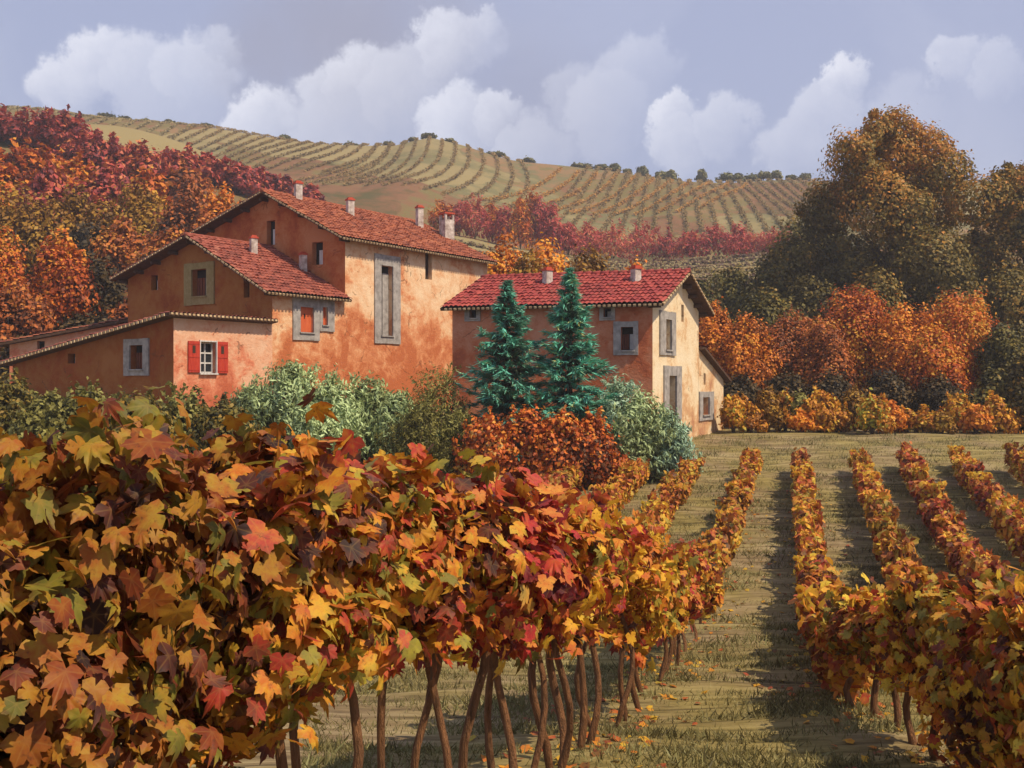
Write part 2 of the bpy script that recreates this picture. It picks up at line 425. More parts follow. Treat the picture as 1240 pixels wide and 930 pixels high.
# ------------------------------------------------------------------ world, sun, camera
sun_h = Vector((.86, -.51)).normalized(); ELEV = R(54)
sdir = Vector((sun_h.x * math.cos(ELEV), sun_h.y * math.cos(ELEV), math.sin(ELEV)))
world = bpy.data.worlds.new("World"); SC.world = world; world.use_nodes = True
wt = world.node_tree; wt.nodes.clear()
wout = wt.nodes.new('ShaderNodeOutputWorld'); bg = wt.nodes.new('ShaderNodeBackground')
wt.links.new(bg.outputs[0], wout.inputs[0])
sky = N(wt, 'ShaderNodeTexSky', sky_type='NISHITA', sun_disc=False, sun_elevation=ELEV,
        sun_rotation=math.atan2(sun_h.x, sun_h.y), altitude=300, air_density=1.0, dust_density=1.6, ozone_density=1.5)
SKY_K = .1
bg.inputs['Strength'].default_value = SKY_K
tc = N(wt, 'ShaderNodeTexCoord').outputs['Generated']
nzv = N(wt, 'ShaderNodeTexNoise', ins={'Scale': 11., 'Detail': 9., 'Roughness': .66}); wt.links.new(tc, nzv.inputs['Vector'])
off = N(wt, 'ShaderNodeVectorMath', operation='SUBTRACT'); wt.links.new(nzv.outputs['Color'], off.inputs[0]); off.inputs[1].default_value = (.5, .5, .5)
sc_ = N(wt, 'ShaderNodeVectorMath', operation='SCALE'); wt.links.new(off.outputs[0], sc_.inputs[0]); sc_.inputs['Scale'].default_value = .07
wp = N(wt, 'ShaderNodeVectorMath', operation='ADD'); wt.links.new(tc, wp.inputs[0]); wt.links.new(sc_.outputs[0], wp.inputs[1])
nz2 = N(wt, 'ShaderNodeTexNoise', ins={'Scale': 42., 'Detail': 7., 'Roughness': .65}); wt.links.new(tc, nz2.inputs['Vector'])
of2 = N(wt, 'ShaderNodeVectorMath', operation='SUBTRACT'); wt.links.new(nz2.outputs['Color'], of2.inputs[0]); of2.inputs[1].default_value = (.5, .5, .5)
sc2 = N(wt, 'ShaderNodeVectorMath', operation='SCALE'); wt.links.new(of2.outputs[0], sc2.inputs[0]); sc2.inputs['Scale'].default_value = .035
wp2 = N(wt, 'ShaderNodeVectorMath', operation='ADD'); wt.links.new(wp.outputs[0], wp2.inputs[0]); wt.links.new(sc2.outputs[0], wp2.inputs[1])
wdir = wp2.outputs[0]


def lobe(px, py, r, amp, lx=-.6, lz=.8, soft=.24, bias=.5):
    c = ray(px, py, 1.0).normalized()
    rr = r / F * .86
    sub = N(wt, 'ShaderNodeVectorMath', operation='SUBTRACT'); wt.links.new(wdir, sub.inputs[0]); sub.inputs[1].default_value = c
    ln = N(wt, 'ShaderNodeVectorMath', operation='LENGTH'); wt.links.new(sub.outputs[0], ln.inputs[0])
    e = N(wt, 'ShaderNodeMapRange', interpolation_type='SMOOTHSTEP', ins={1: rr * (1 + soft * .4), 2: rr * (1 - soft), 3: 0., 4: amp})
    wt.links.new(ln.outputs['Value'], e.inputs[0])
    dt = N(wt, 'ShaderNodeVectorMath', operation='DOT_PRODUCT'); wt.links.new(sub.outputs[0], dt.inputs[0])
    dt.inputs[1].default_value = (lx / rr * .5, 0, lz / rr * .5)
    fd = math_n(wt, 'ADD', dt.outputs['Value'], bias, True)
    return math_n(wt, 'MULTIPLY', e.outputs[0], fd)


# thin lilac veil over the blue sky
veil = mixc(wt, .72, sky.outputs[0], (4.4, 4.8, 6.9))
dark = None
for a in ((420, 50, 150, .6), (330, 60, 90, .5), (520, 40, 110, .4), (640, 120, 120, .3)):
    q = lobe(*a, lx=0, lz=0, soft=.9, bias=1.)
    dark = q if dark is None else math_n(wt, 'MAXIMUM', dark, q)
veil = mixc(wt, dark, veil, (3.35, 3.3, 4.15))
cl = None
for a in ((78, 112, 48, .95), (128, 84, 52, .95), (175, 96, 56, .75), (232, 92, 62, .75), (268, 66, 40, .5), (205, 140, 70, .45), (318, 152, 58, 1.),
          (398, 128, 46, .75), (440, 108, 58, .85), (484, 120, 66, .7), (545, 62, 52, .85), (590, 44, 36, .65), (512, 100, 60, .6), (556, 152, 62, .95), (604, 142, 40, .8),
          (420, 165, 90, .6), (735, 140, 70, .5), (772, 92, 60, .45), (700, 120, 50, .35), (822, 146, 38, 1.), (826, 180, 46, .7), (884, 158, 46, .6),
          (1021, 96, 34, 1.), (998, 142, 48, .6), (968, 182, 50, .5), (1164, 80, 34, .6), (1212, 92, 40, .45), (1100, 170, 80, .3), (640, 190, 60, .5)):
    q = lobe(*a)
    cl = q if cl is None else math_n(wt, 'MAXIMUM', cl, q)
low = N(wt, 'ShaderNodeTexNoise', ins={'Scale': 3.2, 'Detail': 6., 'Roughness': .6, 'Distortion': .5}); wt.links.new(tc, low.inputs['Vector'])
lw = N(wt, 'ShaderNodeMapRange', ins={1: .5, 2: .8, 3: 0., 4: .2}); wt.links.new(low.outputs[0], lw.inputs[0])
cl = math_n(wt, 'MAXIMUM', cl, lw.outputs[0])
skyc = mixc(wt, cl, veil, (8.2, 8.4, 9.4))
wt.links.new(skyc, bg.inputs['Color'])

sd = bpy.data.lights.new('sun', 'SUN'); sd.energy = 5.0; sd.angle = R(.5); sd.color = (1, .83, .60)
so = bpy.data.objects.new('sun', sd); COL.objects.link(so); so.location = sdir * 60
so.rotation_euler = sdir.to_track_quat('Z', 'Y').to_euler()
cam = bpy.data.cameras.new('camera'); cam.lens = 35; cam.sensor_width = 36; cam.clip_end = 4000; cam.clip_start = .05
co = bpy.data.objects.new('camera', cam); COL.objects.link(co); co.rotation_euler = (R(90), 0, 0)
SC.camera = co
SC.view_settings.view_transform = 'Standard'; SC.view_settings.look = 'None'; SC.view_settings.gamma = 1
SC.view_settings.exposure = .14
SC.cycles.max_bounces = 6; SC.cycles.diffuse_bounces = 3; SC.cycles.transmission_bounces = 3
SC.cycles.volume_bounces = 0

# ------------------------------------------------------------------ ground sheet
xs = np.unique(np.concatenate([np.linspace(-1500, -300, 13), np.linspace(-300, -60, 61), np.linspace(-60, 60, 241), np.linspace(60, 300, 61), np.linspace(300, 1500, 13)]))
ys = np.unique(np.concatenate([np.linspace(-60, 0, 13), np.linspace(0, 62, 497), np.linspace(62, 320, 130), np.linspace(320, 1600, 27)]))
GX, GY = np.meshgrid(xs, ys)
GZ = gh(GX, GY)
me = bpy.data.meshes.new('ground')
nx, ny = len(xs), len(ys)
vv = np.stack([GX, GY, GZ], -1).reshape(-1, 3)
ii = np.arange(nx * ny).reshape(ny, nx)
ff = np.stack([ii[:-1, :-1], ii[:-1, 1:], ii[1:, 1:], ii[1:, :-1]], -1).reshape(-1, 4)
me.from_pydata(vv.tolist(), [], ff.tolist())
me.polygons.foreach_set('use_smooth', [True] * len(ff))
m, nt, out = nmat('ground_soil_and_grass')
pos = N(nt, 'ShaderNodeNewGeometry').outputs['Position']
sep = N(nt, 'ShaderNodeSeparateXYZ'); nt.links.new(pos, sep.inputs[0])
mp = N(nt, 'ShaderNodeMapping', ins={'Scale': (.35, 3.2, 1)}); nt.links.new(pos, mp.inputs[0])
st = noise(nt, mp.outputs[0], 1., 6, .62, .7)
mp2 = N(nt, 'ShaderNodeMapping', ins={'Scale': (1.6, 7, 1)}); nt.links.new(pos, mp2.inputs[0])
st2 = noise(nt, mp2.outputs[0], 1.3, 5, .7, .5)
fr = math_n(nt, 'ADD', math_n(nt, 'MULTIPLY', st, .75), math_n(nt, 'MULTIPLY', st2, .35))
gr = ramp(nt, [(.38, (.05, .038, .018)), (.46, (.11, .088, .032)), (.54, (.21, .165, .06)), (.66, (.29, .235, .095)), (.8, (.21, .225, .085))])
nt.links.new(fr, gr.inputs[0])
soil = ramp(nt, [(.37, (.07, .05, .032)), (.5, (.185, .13, .075)), (.66, (.29, .225, .135))]); nt.links.new(fr, soil.inputs[0])
pm = N(nt, 'ShaderNodeMapRange', ins={1: .42, 2: .62, 3: 0., 4: .85}); nt.links.new(noise(nt, pos, .33, 4, .6), pm.inputs[0])
nearc = mixc(nt, pm.outputs[0], gr.outputs[0], soil.outputs[0])
# far hill: patchwork of vineyard parcels, pale grass and bare earth
wv = N(nt, 'ShaderNodeVectorMath', operation='ADD'); wn = N(nt, 'ShaderNodeTexNoise', ins={'Scale': .03, 'Detail': 3.})
nt.links.new(pos, wn.inputs['Vector'])
ws = N(nt, 'ShaderNodeVectorMath', operation='SCALE'); ws.inputs['Scale'].default_value = 28.
nt.links.new(wn.outputs['Color'], ws.inputs[0]); nt.links.new(pos, wv.inputs[0]); nt.links.new(ws.outputs[0], wv.inputs[1])
vo = N(nt, 'ShaderNodeTexVoronoi', ins={'Scale': .028}); nt.links.new(wv.outputs[0], vo.inputs['Vector'])
sc3 = N(nt, 'ShaderNodeSeparateColor'); nt.links.new(vo.outputs['Color'], sc3.inputs[0])
fm = math_n(nt, 'SUBTRACT', math_n(nt, 'ADD', math_n(nt, 'MULTIPLY', sc3.outputs[0], .75), math_n(nt, 'MULTIPLY', noise(nt, pos, .1, 7, .72), .9)), .28)
hr = ramp(nt, [(.2, (.085, .075, .03)), (.34, (.19, .095, .05)), (.46, (.15, .13, .05)), (.56, (.24, .14, .07)), (.68, (.14, .13, .06)), (.85, (.25, .20, .095))])
nt.links.new(fm, hr.inputs[0])
fa = N(nt, 'ShaderNodeMapRange', ins={1: 52., 2: 75., 3: 0., 4: 1.}); nt.links.new(sep.outputs[1], fa.inputs[0])
gc = mixc(nt, fa.outputs[0], nearc, hr.outputs[0])
p = N(nt, 'ShaderNodeBsdfPrincipled', ins={'Roughness': .95, 'Specular IOR Level': .05})
nt.links.new(gc, p.inputs['Base Color'])
b = N(nt, 'ShaderNodeBump', ins={'Strength': .6, 'Distance': .12}); nt.links.new(fr, b.inputs['Height']); nt.links.new(b.outputs[0], p.inputs['Normal'])
nt.links.new(p.outputs[0], out.inputs[0])
me.materials.append(m)
tag(link('ground', me), kind='structure')

# ------------------------------------------------------------------ buildings
V2 = lambda a, b: Vector((a, b))
UP = Vector((0, 0, 1))


def on_wall(A, B, px, py):
    u = (B - A).normalized(); k = (px - 620) / F
    t = (k * A.y - A.x) / (u.x - k * u.y)
    D = A.y + t * u.y
    return t, (465 - py) / F * D


def rect_on(A, B, r):
    t0, z1 = on_wall(A, B, r[0], r[1]); t1, z0 = on_wall(A, B, r[2], r[3])
    t0b, z1b = on_wall(A, B, r[2], r[1])
    z1 = (z1 + z1b) / 2
    return min(t0, t1), max(t0, t1), z0, z1


class Wall:
    """one outer wall with real openings; A->B in plan, normal n pointing out"""
    def __init__(s, A, B, zb, prof, inside):
        s.A, s.B = A, B; s.u = (B - A).normalized(); s.L = (B - A).length
        n = V2(s.u.y, -s.u.x)
        if (inside - A).dot(n) > 0: n = -n
        s.n = n; s.zb = zb; s.prof = prof; s.holes = []
    def p(s, t, z, d=0):
        q = s.A + s.u * t + s.n * d
        return Vector((q.x, q.y, z))
    def build(s, mat, parent, depth=.32):
        outer = [Vector((0, s.zb, 0)), Vector((s.L, s.zb, 0))] + [Vector((t, z, 0)) for t, z in reversed(s.prof)]
        polys = [outer] + [[Vector((a, c, 0)), Vector((a, e, 0)), Vector((b_, e, 0)), Vector((b_, c, 0))] for a, b_, c, e in s.holes]
        flat = [v for q in polys for v in q]
        mb = MB()
        mb.add([s.p(v.x, v.y) for v in flat], [tuple(t) for t in tessellate_polygon(polys)])
        for a, b_, c, e in s.holes:
            for (t0, z0), (t1, z1) in (((a, c), (b_, c)), ((b_, c), (b_, e)), ((b_, e), (a, e)), ((a, e), (a, c))):
                mb.add([s.p(t0, z0), s.p(t1, z1), s.p(t1, z1, -depth), s.p(t0, z0, -depth)], [(0, 1, 2, 3)])
        return mb.build('wall', mat, parent)
    def slab(s, mb, a, b_, c, e, d0, d1, mi=0):
        """box on the wall between depths d0<d1 (positive = outside)"""
        ce = (s.p(a, c, d0) + s.p(b_, e, d1)) / 2
        mb.box(ce, Vector((*s.u, 0)) * (b_ - a) / 2, Vector((*s.n, 0)) * (d1 - d0) / 2, UP * (e - c) / 2, mi)


def window(w, house, opening, frame=None, style='dark', frame_mat='stone', shutters=None, name='window', label=None):
    """opening/frame: pixel rectangles on that wall. Returns the window part; frame, shutters etc. are its sub-parts"""
    a, b_, c, e = rect_on(w.A, w.B, opening)
    w.holes.append((a, b_, c, e))
    mb = MB(); W = b_ - a; Hh = e - c
    if style == 'shutter_in':          # half drawn pale shutter, dark gap
        w.slab(mb, a, b_, c, e, -.36, -.30, 0)
        w.slab(mb, a + .02, a + W * .62, c + .02, e - Hh * .34, -.28, -.22, 1); mats = [M['room'], M['shutter_white']]
    elif style == 'curtain':
        w.slab(mb, a, b_, c, e, -.36, -.30, 0)
        w.slab(mb, a + .03, a + W * .36, c + .03, e - Hh * .3, -.29, -.24, 1)
        for k in range(3):
            x0 = a + W * (.45 + .18 * k); w.slab(mb, x0, x0 + W * .13, c + .04, e - Hh * .3, -.29, -.25, 2)
        mats = [M['room'], M['shutter_white'], M['wood_red']]
    elif style == 'door':
        w.slab(mb, a, b_, c, e, -.37, -.30, 0)
        w.slab(mb, a + .02, a + W * .45, c + .02, e - .25, -.30, -.25, 1); mats = [M['room'], M['wood_dark']]
    elif style == 'tall':
        w.slab(mb, a, b_, c, e, -.38, -.30, 0)
        w.slab(mb, a + W * .45, b_ - .02, c + .02, e - Hh * .1, -.30, -.25, 1)
        w.slab(mb, a + .02, a + W * .3, c + .02, e - Hh * .2, -.29, -.26, 2); mats = [M['room'], M['stone'], M['wood_dark']]
    elif style == 'glass':
        w.slab(mb, a, b_, c, e, -.30, -.26, 0)
        for k in (.0, .48, .94): w.slab(mb, a + W * k, a + W * (k + .06), c, e, -.26, -.20, 1)
        for k in (.0, .3, .62, .95): w.slab(mb, a + W * .06, a + W * .94, c + Hh * k, c + Hh * (k + .05), -.255, -.215, 1)
        mats = [M['glass'], M['shutter_white']]
    elif style == 'red':
        w.slab(mb, a, b_, c, e, -.18, -.10, 0)
        w.slab(mb, a + W * .42, a + W * .5, c + Hh * .55, c + Hh * .75, -.10, -.09, 1); mats = [M['shutter_orange'], M['wood_dark']]
    else:
        w.slab(mb, a, b_, c, e, -.36, -.30, 0)
        w.slab(mb, b_ - W * .35, b_ - .01, c + .02, e - .05, -.30, -.26, 1); mats = [M['room'], M['wood_dark']]
    win = mb.build(name, mats, house)
    if label: win['label'] = label
    if frame is not None:
        fa, fb, fc, fe = rect_on(w.A, w.B, frame)
        m2 = MB(); j = .012
        w.slab(m2, fa, a, fc + random.uniform(-j, j), fe, -.02, .07)
        w.slab(m2, b_, fb, fc, fe + random.uniform(-j, j), -.02, .075)
        w.slab(m2, a + .001, b_ - .001, e, fe - .015, -.02, .068)
        w.slab(m2, a + .001, b_ - .001, fc + .01, c - .06, -.02, .066)
        w.slab(m2, a - .06, b_ + .06, c - .06, c, -.3, .13)
        m2.build('frame', M[frame_mat], win)
    for sh in shutters or ():
        sa, sb, sc, se = rect_on(w.A, w.B, sh)
        m3 = MB(); w.slab(m3, sa, sb, sc, se, .03, .07, 0)
        w.slab(m3, sa + (sb - sa) * .35, sa + (sb - sa) * .6, sc + (se - sc) * .62, sc + (se - sc) * .86, .07, .082, 1)
        for kz in (.08, .5, .92): w.slab(m3, sa + .02, sb - .02, sc + (se - sc) * kz - .03, sc + (se - sc) * kz + .03, .07, .085, 0)
        m3.build('shutter', [M['shutter_red'], M['wood_dark']], win)
    return win


def roof_slope(mb, E0, E1, R0, R1, per=.215, row=.36):
    """barrel tiles laid in courses from eave (E) to ridge (R), with a board underside"""
    E0, E1, R0, R1 = map(Vector, (E0, E1, R0, R1))
    L = max((E1 - E0).length, (R1 - R0).length); Hh = max((R0 - E0).length, (R1 - E1).length)
    n = (E1 - E0).cross(R0 - E0).normalized()
    if n.z < 0: n = -n
    nc = max(2, round(L / per)); nr = max(2, round(Hh / row)); K = 6
    P = lambda a, b: E0.lerp(E1, a).lerp(R0.lerp(R1, a), b)
    cols = nc * K
    vs = []; rr = []; fs = []
    jit = [[random.uniform(-.022, .026) for _ in range(nc)] for _ in range(nr)]
    rn = [[random.random() for _ in range(nc)] for _ in range(nr)]
    for r in range(nr):
        for kk in (0, 1):
            for c in range(cols + 1):
                f = (c % K) / K; ci = min(c // K, nc - 1)
                hgt = .055 * math.sin(math.pi * f) ** .8 if f > 0 else 0
                o = .03 + hgt + (.045 if kk == 0 else .0) + jit[r][ci]
                b = (r + (0 if kk == 0 else 1.02)) / nr
                vs.append(P(c / cols, min(b, 1)) + n * o); rr.append(rn[r][ci])
    W = cols + 1
    for q in range(nr * 2 - 1):
        for c in range(cols): fs.append((q * W + c, q * W + c + 1, (q + 1) * W + c + 1, (q + 1) * W + c))
    mb.add(vs, fs, 0, rr)
    th = n * -.11
    base = [E0, E1, R1, R0]
    mb.add([q + n * .02 for q in base] + [q + th for q in base], [(4, 5, 6, 7), (0, 1, 5, 4), (1, 2, 6, 5), (2, 3, 7, 6), (3, 0, 4, 7)], 1)
    return n


def trim_row(mb, A, B, n, step=.215, mi=0, sz=(.06, .06, .042)):
    A, B = Vector(A), Vector(B); u = (B - A).normalized(); L = (B - A).length
    o = u.cross(n).normalized()
    for k in range(int(L / step)):
        c = A + u * (k + .5) * step + n * (-.03)
        mb.box(c, u * sz[0] * random.uniform(.85, 1.1), o * sz[1], n * sz[2], mi)


def ridge_cap(mb, A, B, mi=0):
    A, B = Vector(A), Vector(B); L = (B - A).length; k = max(2, int(L / .4)); u = (B - A) / k
    for i in range(k):
        mb.tube([A + u * i + UP * .05, A + u * (i + 1.04) + UP * .035], [.13, .11], 8, mi)


def v3(p, z): return Vector((p.x, p.y, z))


def chimney(roof, P0, n, px, pbase, ptop, w, cap='cap_red', mat='plaster_white', big=False):
    d = Vector(((px - 620) / F, 1, (465 - pbase) / F)).normalized()
    t = P0.dot(n) / d.dot(n); q = d * t
    top = (465 - ptop) / F * q.y
    mb = MB(); a = R(33); ax = Vector((math.cos(a), math.sin(a), 0)) * w; ay = Vector((-math.sin(a), math.cos(a), 0)) * w
    if big:
        mb.box((q.x, q.y, (q.z - .5 + top - .5) / 2), ax, ay * 1.2, UP * (top - .5 - q.z + .5) / 2, 0)
        for i in (-1, 1):
            for j in (-1, 1): mb.box(Vector((q.x, q.y, top - .33)) + ax * i * .8 + ay * j * .95, ax * .19, ay * .24, UP * .17, 0)
        mb.box((q.x, q.y, top - .11), ax * 1.12, ay * 1.32, UP * .05, 1)
        mb.box((q.x, q.y, top - .035), ax * .9, ay * 1.05, UP * .025, 2)
    else:
        mb.box((q.x, q.y, (q.z - .4 + top) / 2), ax, ay, UP * (top - q.z + .4) / 2, 0)
        mb.box((q.x, q.y, top + .045), ax * 1.22, ay * 1.22, UP * .045, 1)
        mb.box((q.x, q.y, top + .13), ax * .8, ay * .8, UP * .04, 1)
    return mb.build('chimney', [M[mat], M[cap], M['wood_dark']], roof)


d = V2(.574, .819); g = V2(-.819, .574)


def gabled(house, wallmats, front, back, dirv, prof, wd, zb, tile, over_f, over_b, eave, tile2=None, backwall=True, trim_gable=False, windows=None):
    """house with ridge along dirv: front gable at 'front', its first corner, running wd along g2"""
    pass


# ---- tall farmhouse
C0 = V2(-8.38, 50.); LB = 12.; WB = 11.5; zb = -2.5
big = empty('farmhouse', v3(C0 + d * LB / 2 + g * WB / 2, g1(-9, 57)))
tag(big, 'tallest block of the farmhouse, peach plaster with long red tiled roof and tall stone window', 'house')
ctr = C0 + d * 6 + g * 5.5
profB = [(0, 7.39), (5.36, 10.05), (WB, 8.3)]
wr = Wall(C0, C0 + d * LB, zb, [(0, 7.39), (LB, 7.39)], ctr)
wg = Wall(C0, C0 + g * WB, zb, profB, ctr)
window(wr, big, (461, 322, 475, 407), (453, 309, 484, 417), 'tall', label='tall narrow window with grey stone surround')
window(wr, big, (515, 306, 523, 339), None, 'dark', label='narrow unframed slit window under the eave')
window(wg, big, (323, 267, 333, 296), None, 'shutter_in', label='upper gable window with half drawn pale shutter')
window(wg, big, (378, 293, 391, 320), None, 'shutter_in', label='gable window near the eave with pale shutter')
wr.build(M['peach'], big)
wg.build(M['redwall_shade'], big)
Wall(C0 + d * LB, C0 + d * LB + g * WB, zb, profB, ctr).build(M['peach'], big)
Wall(C0 + g * WB, C0 + g * WB + d * LB, zb, [(0, 8.3), (LB, 8.3)], ctr).build(M['redwall_shade'], big)


def two_slope_roof(house, A, dirv, gv, length, prof, of, ob, eave, tile, trims=True, cap=True, name='roof'):
    """A: front corner of first eave; returns roof object, planes"""
    (t0, z0), (t1, z1), (t2, z2) = prof
    s1 = (z1 - z0) / (t1 - t0); s2 = (z1 - z2) / (t2 - t1)
    F0 = A - dirv * of; B0 = A + dirv * (length + ob)
    P = lambda base, t, z: v3(base + gv * t, z)
    e0 = (t0 - eave, z0 - eave * s1); e2 = (t2 + eave, z2 - eave * s2); lift = .12
    E0, E1 = P(F0, e0[0], e0[1] + lift), P(B0, e0[0], e0[1] + lift)
    R0, R1 = P(F0, t1, z1 + lift), P(B0, t1, z1 + lift)
    H0, H1 = P(F0, e2[0], e2[1] + lift), P(B0, e2[0], e2[1] + lift)
    mb = MB()
    n1 = roof_slope(mb, E0, E1, R0, R1)
    n2 = roof_slope(mb, H0, H1, R0, R1)
    ridge_cap(mb, R0, R1, 0)
    # purlin ends under the front gable
    for t in np.linspace(e0[0] + .4, e2[0] - .4, 9):
        z = z0 + (t - t0) * s1 if t < t1 else z1 - (t - t1) * s2
        mb.box(v3(A - dirv * (of - .35) / 2 + gv * float(t), z - .11), v3(dirv, 0) * (of - .1) / 2, v3(gv, 0) * .07, UP * .08, 1)
    roof = mb.build(name, [tile, M['eave_wood']], house)
    for a, b_, nn_, st_, sz_ in ((E0, E1, n1, .215, (.06, .06, .042)), (E0, R0, n1, .3, (.1, .045, .035)), (H0, R0, n2, .3, (.1, .045, .035))):
        tm = MB(); trim_row(tm, a, b_, nn_, st_, 0, sz_); tm.build('tile_edge', M['cream'], roof)
    return roof, (R0.copy(), n1), (R0.copy(), n2)


roofB, (PB, nB), _ = two_slope_roof(big, C0, d, g, LB, profB, .75, .35, .55, M['tile_orange'])
chimney(roofB, PB, nB, 361, 242, 223, .18); chimney(roofB, PB, nB, 424, 261, 243, .18)
chimney(roofB, PB, nB, 508, 276, 252, .18); chimney(roofB, PB, nB, 541, 289, 257, .32, 'cap_red', 'plaster_white', True)

# ---- gabled wing in front of it
W0 = C0 - d * 4.74
wing = empty('farmhouse_wing', v3(C0 - d * 2.4 + g * 5.5, g1(-13, 50)))
tag(wing, 'middle block with olive brown gable, olive framed window and overhanging tiled roof', 'house')
ctr = C0 - d * 2.3 + g * 5.5
profW = [(0, 4.32), (5.39, 7.14), (11.2, 5.53)]
wr = Wall(W0, C0, zb, [(0, 4.32), (4.74, 4.32)], ctr)
wg = Wall(W0, W0 + g * 11.2, zb, profW, ctr)
window(wr, wing, (363, 372, 379, 403), (354, 361, 386, 413), 'red', label='orange red shuttered window in grey stone')
window(wr, wing, (390, 372, 396, 394), (386.6, 363, 404, 402), 'red', label='small orange red slit window in grey stone')
window(wg, wing, (233, 326, 251, 358), (224, 318, 260, 368), 'curtain', 'stone_olive', label='window with olive plaster surround')
window(wg, wing, (183, 333, 191, 351), None, 'shutter_in'); window(wg, wing, (295, 332, 302, 360), None, 'shutter_in')
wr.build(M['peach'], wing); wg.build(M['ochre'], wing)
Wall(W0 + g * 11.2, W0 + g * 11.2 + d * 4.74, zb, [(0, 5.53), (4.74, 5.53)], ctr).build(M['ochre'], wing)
roofW, (PW, nW), _ = two_slope_roof(wing, W0, d, g, 4.74, profW, .75, -.03, .5, M['tile_red'])
chimney(roofW, PW, nW, 307, 308, 289, .16); chimney(roofW, PW, nW, 367, 329, 309, .16)

# ---- low mono-pitch annex in front
L0 = W0 - d * 5.37
low_h = empty('low_annex', v3(W0 - d * 2.7 + g * 6, g1(-19, 47)))
tag(low_h, 'lowest block in front, rose plaster with bright red shutters and sloping mono pitch roof', 'house')
ctr = W0 - d * 2.7 + g * 6
wr = Wall(L0, W0, zb, [(0, 2.77), (5.37, 2.77)], ctr)
wg = Wall(L0, L0 + g * 12.7, zb, [(0, 2.77), (12.7, .95)], ctr)
window(wr, low_h, (242, 414, 261, 452), (241, 412, 262, 454), 'glass', 'shutter_white', [(227, 413, 241, 451), (262, 414, 275, 452)], label='window with two bright red shutters')
window(wg, low_h, (158, 418, 174, 447), (151, 410, 181, 455), 'curtain', label='window with grey stone surround and red curtain')
window(wg, low_h, (82, 428, 91, 440), None, 'shutter_in', label='tiny vent window')
wr.build(M['peach_low'], low_h); wg.build(M['brownwall_shade'], low_h)
Wall(L0 + g * 12.7, W0 + g * 12.7, zb, [(0, .95), (5.37, .95)], ctr).build(M['brownwall_shade'], low_h)
Wall(W0 + g * 11.25, W0 + g * 12.7, zb, [(0, 1.15), (1.45, .95)], ctr).build(M['brownwall_shade'], low_h)
mb = MB(); sl = (2.77 - .95) / 12.7
A_ = L0 - d * .5; B_ = W0 - d * .02
n_ = roof_slope(mb, v3(A_ + g * 13.2, .95 - .5 * sl + .12), v3(B_ + g * 13.2, .95 - .5 * sl + .12), v3(A_ - g * .4, 2.77 + .4 * sl + .12), v3(B_ - g * .4, 2.77 + .4 * sl + .12))
roofL = mb.build('roof', [M['tile_red'], M['eave_wood']], low_h)
tm = MB(); trim_row(tm, v3(A_ + g * 13.2, .95 - .5 * sl + .12), v3(A_ - g * .4, 2.77 + .4 * sl + .12), n_, .3, 0, (.09, .05, .055)); tm.build('tile_edge', M['cream'], roofL); tm = MB()
trim_row(tm, v3(A_ - g * .4, 2.77 + .4 * sl + .12), v3(B_ - g * .4, 2.77 + .4 * sl + .12), n_); tm.build('tile_edge', M['cream'], roofL)

# ---- long shed behind the annex at the far left
Sa, Sb = V2(-26.9, 53.3), V2(-20.7, 53.6)
shed = empty('shed', v3(V2(-23.8, 56), g1(-24, 55)))
tag(shed, 'long low peach shed peeping over the annex roof at far left', 'shed')
ctr = V2(-23.8, 56)
ws = Wall(Sa, Sb, zb, [(0, 2.1), (6.2, 3.3)], ctr)
window(ws, shed, (45, 413, 54, 427), None, 'dark')
ws.build(M['peach_low'], shed)
Wall(Sa, V2(-27.2, 59), zb, [(0, 2.1), (5.7, 2.1)], ctr).build(M['peach_low'], shed)
Wall(V2(-27.2, 59), V2(-20.9, 59.3), zb, [(0, 2.1), (6.3, 3.3)], ctr).build(M['peach_low'], shed)
Wall(Sb, V2(-20.9, 59.3), zb, [(0, 3.3), (5.7, 3.3)], ctr).build(M['peach_low'], shed)
mb = MB(); roof_slope(mb, (-27.5, 52.8, 2.1), (-27.8, 59.5, 2.1), (-20.3, 53.1, 3.5), (-20.5, 59.7, 3.5))
mb.build('roof', [M['tile_orange'], M['eave_wood']], shed)

# ---- small house on the right with its lean-to
K0 = V2(5.93, 42.); l = V2(-.961, .276).normalized(); q_ = V2(.469, .883).normalized(); LK = 8.94; zk = -4.2
small = empty('cottage', v3(K0 + l * 4.5 + q_ * 3.2, g1(3, 45)))
tag(small, 'separate smaller house with crimson tiled roof, cream gable and brick red long wall', 'house')
ctr = K0 + l * 4 + q_ * 3
profK = [(0, 3.45), (3.2, 4.92), (6.4, 3.45)]
wl = Wall(K0, K0 + l * LK, zk, [(0, 3.45), (LK, 3.45)], ctr)
wq = Wall(K0, K0 + q_ * 6.4, zk, profK, ctr)
window(wl, small, (569, 372, 577, 385), (563, 370, 582, 389), 'dark', label='small left stone window under the eave')
window(wl, small, (731, 373, 740, 384), (726, 371, 745, 388), 'shutter_in', label='small right stone window under the eave')
window(wl, small, (752, 396, 767, 424), (743, 389, 773, 430), 'curtain', label='larger window in grey stone surround')
window(wq, small, (805, 387, 812, 424), (798, 377, 817, 431), 'tall', label='tall gable window in grey stone surround')
window(wq, small, (809, 455, 818, 507), (803, 443, 824, 508), 'door', name='door', label='dark doorway in grey stone surround')
window(wq, small, (825, 369, 828, 390), None, 'dark', label='thin slit window high in the gable')
wl.build(M['rosewall'], small); wq.build(M['cream_wall'], small)
Wall(K0 + l * LK, K0 + l * LK + q_ * 6.4, zk, profK, ctr).build(M['rosewall'], small)
Wall(K0 + q_ * 6.4, K0 + q_ * 6.4 + l * LK, zk, [(0, 3.45), (LK, 3.45)], ctr).build(M['cream_wall'], small)
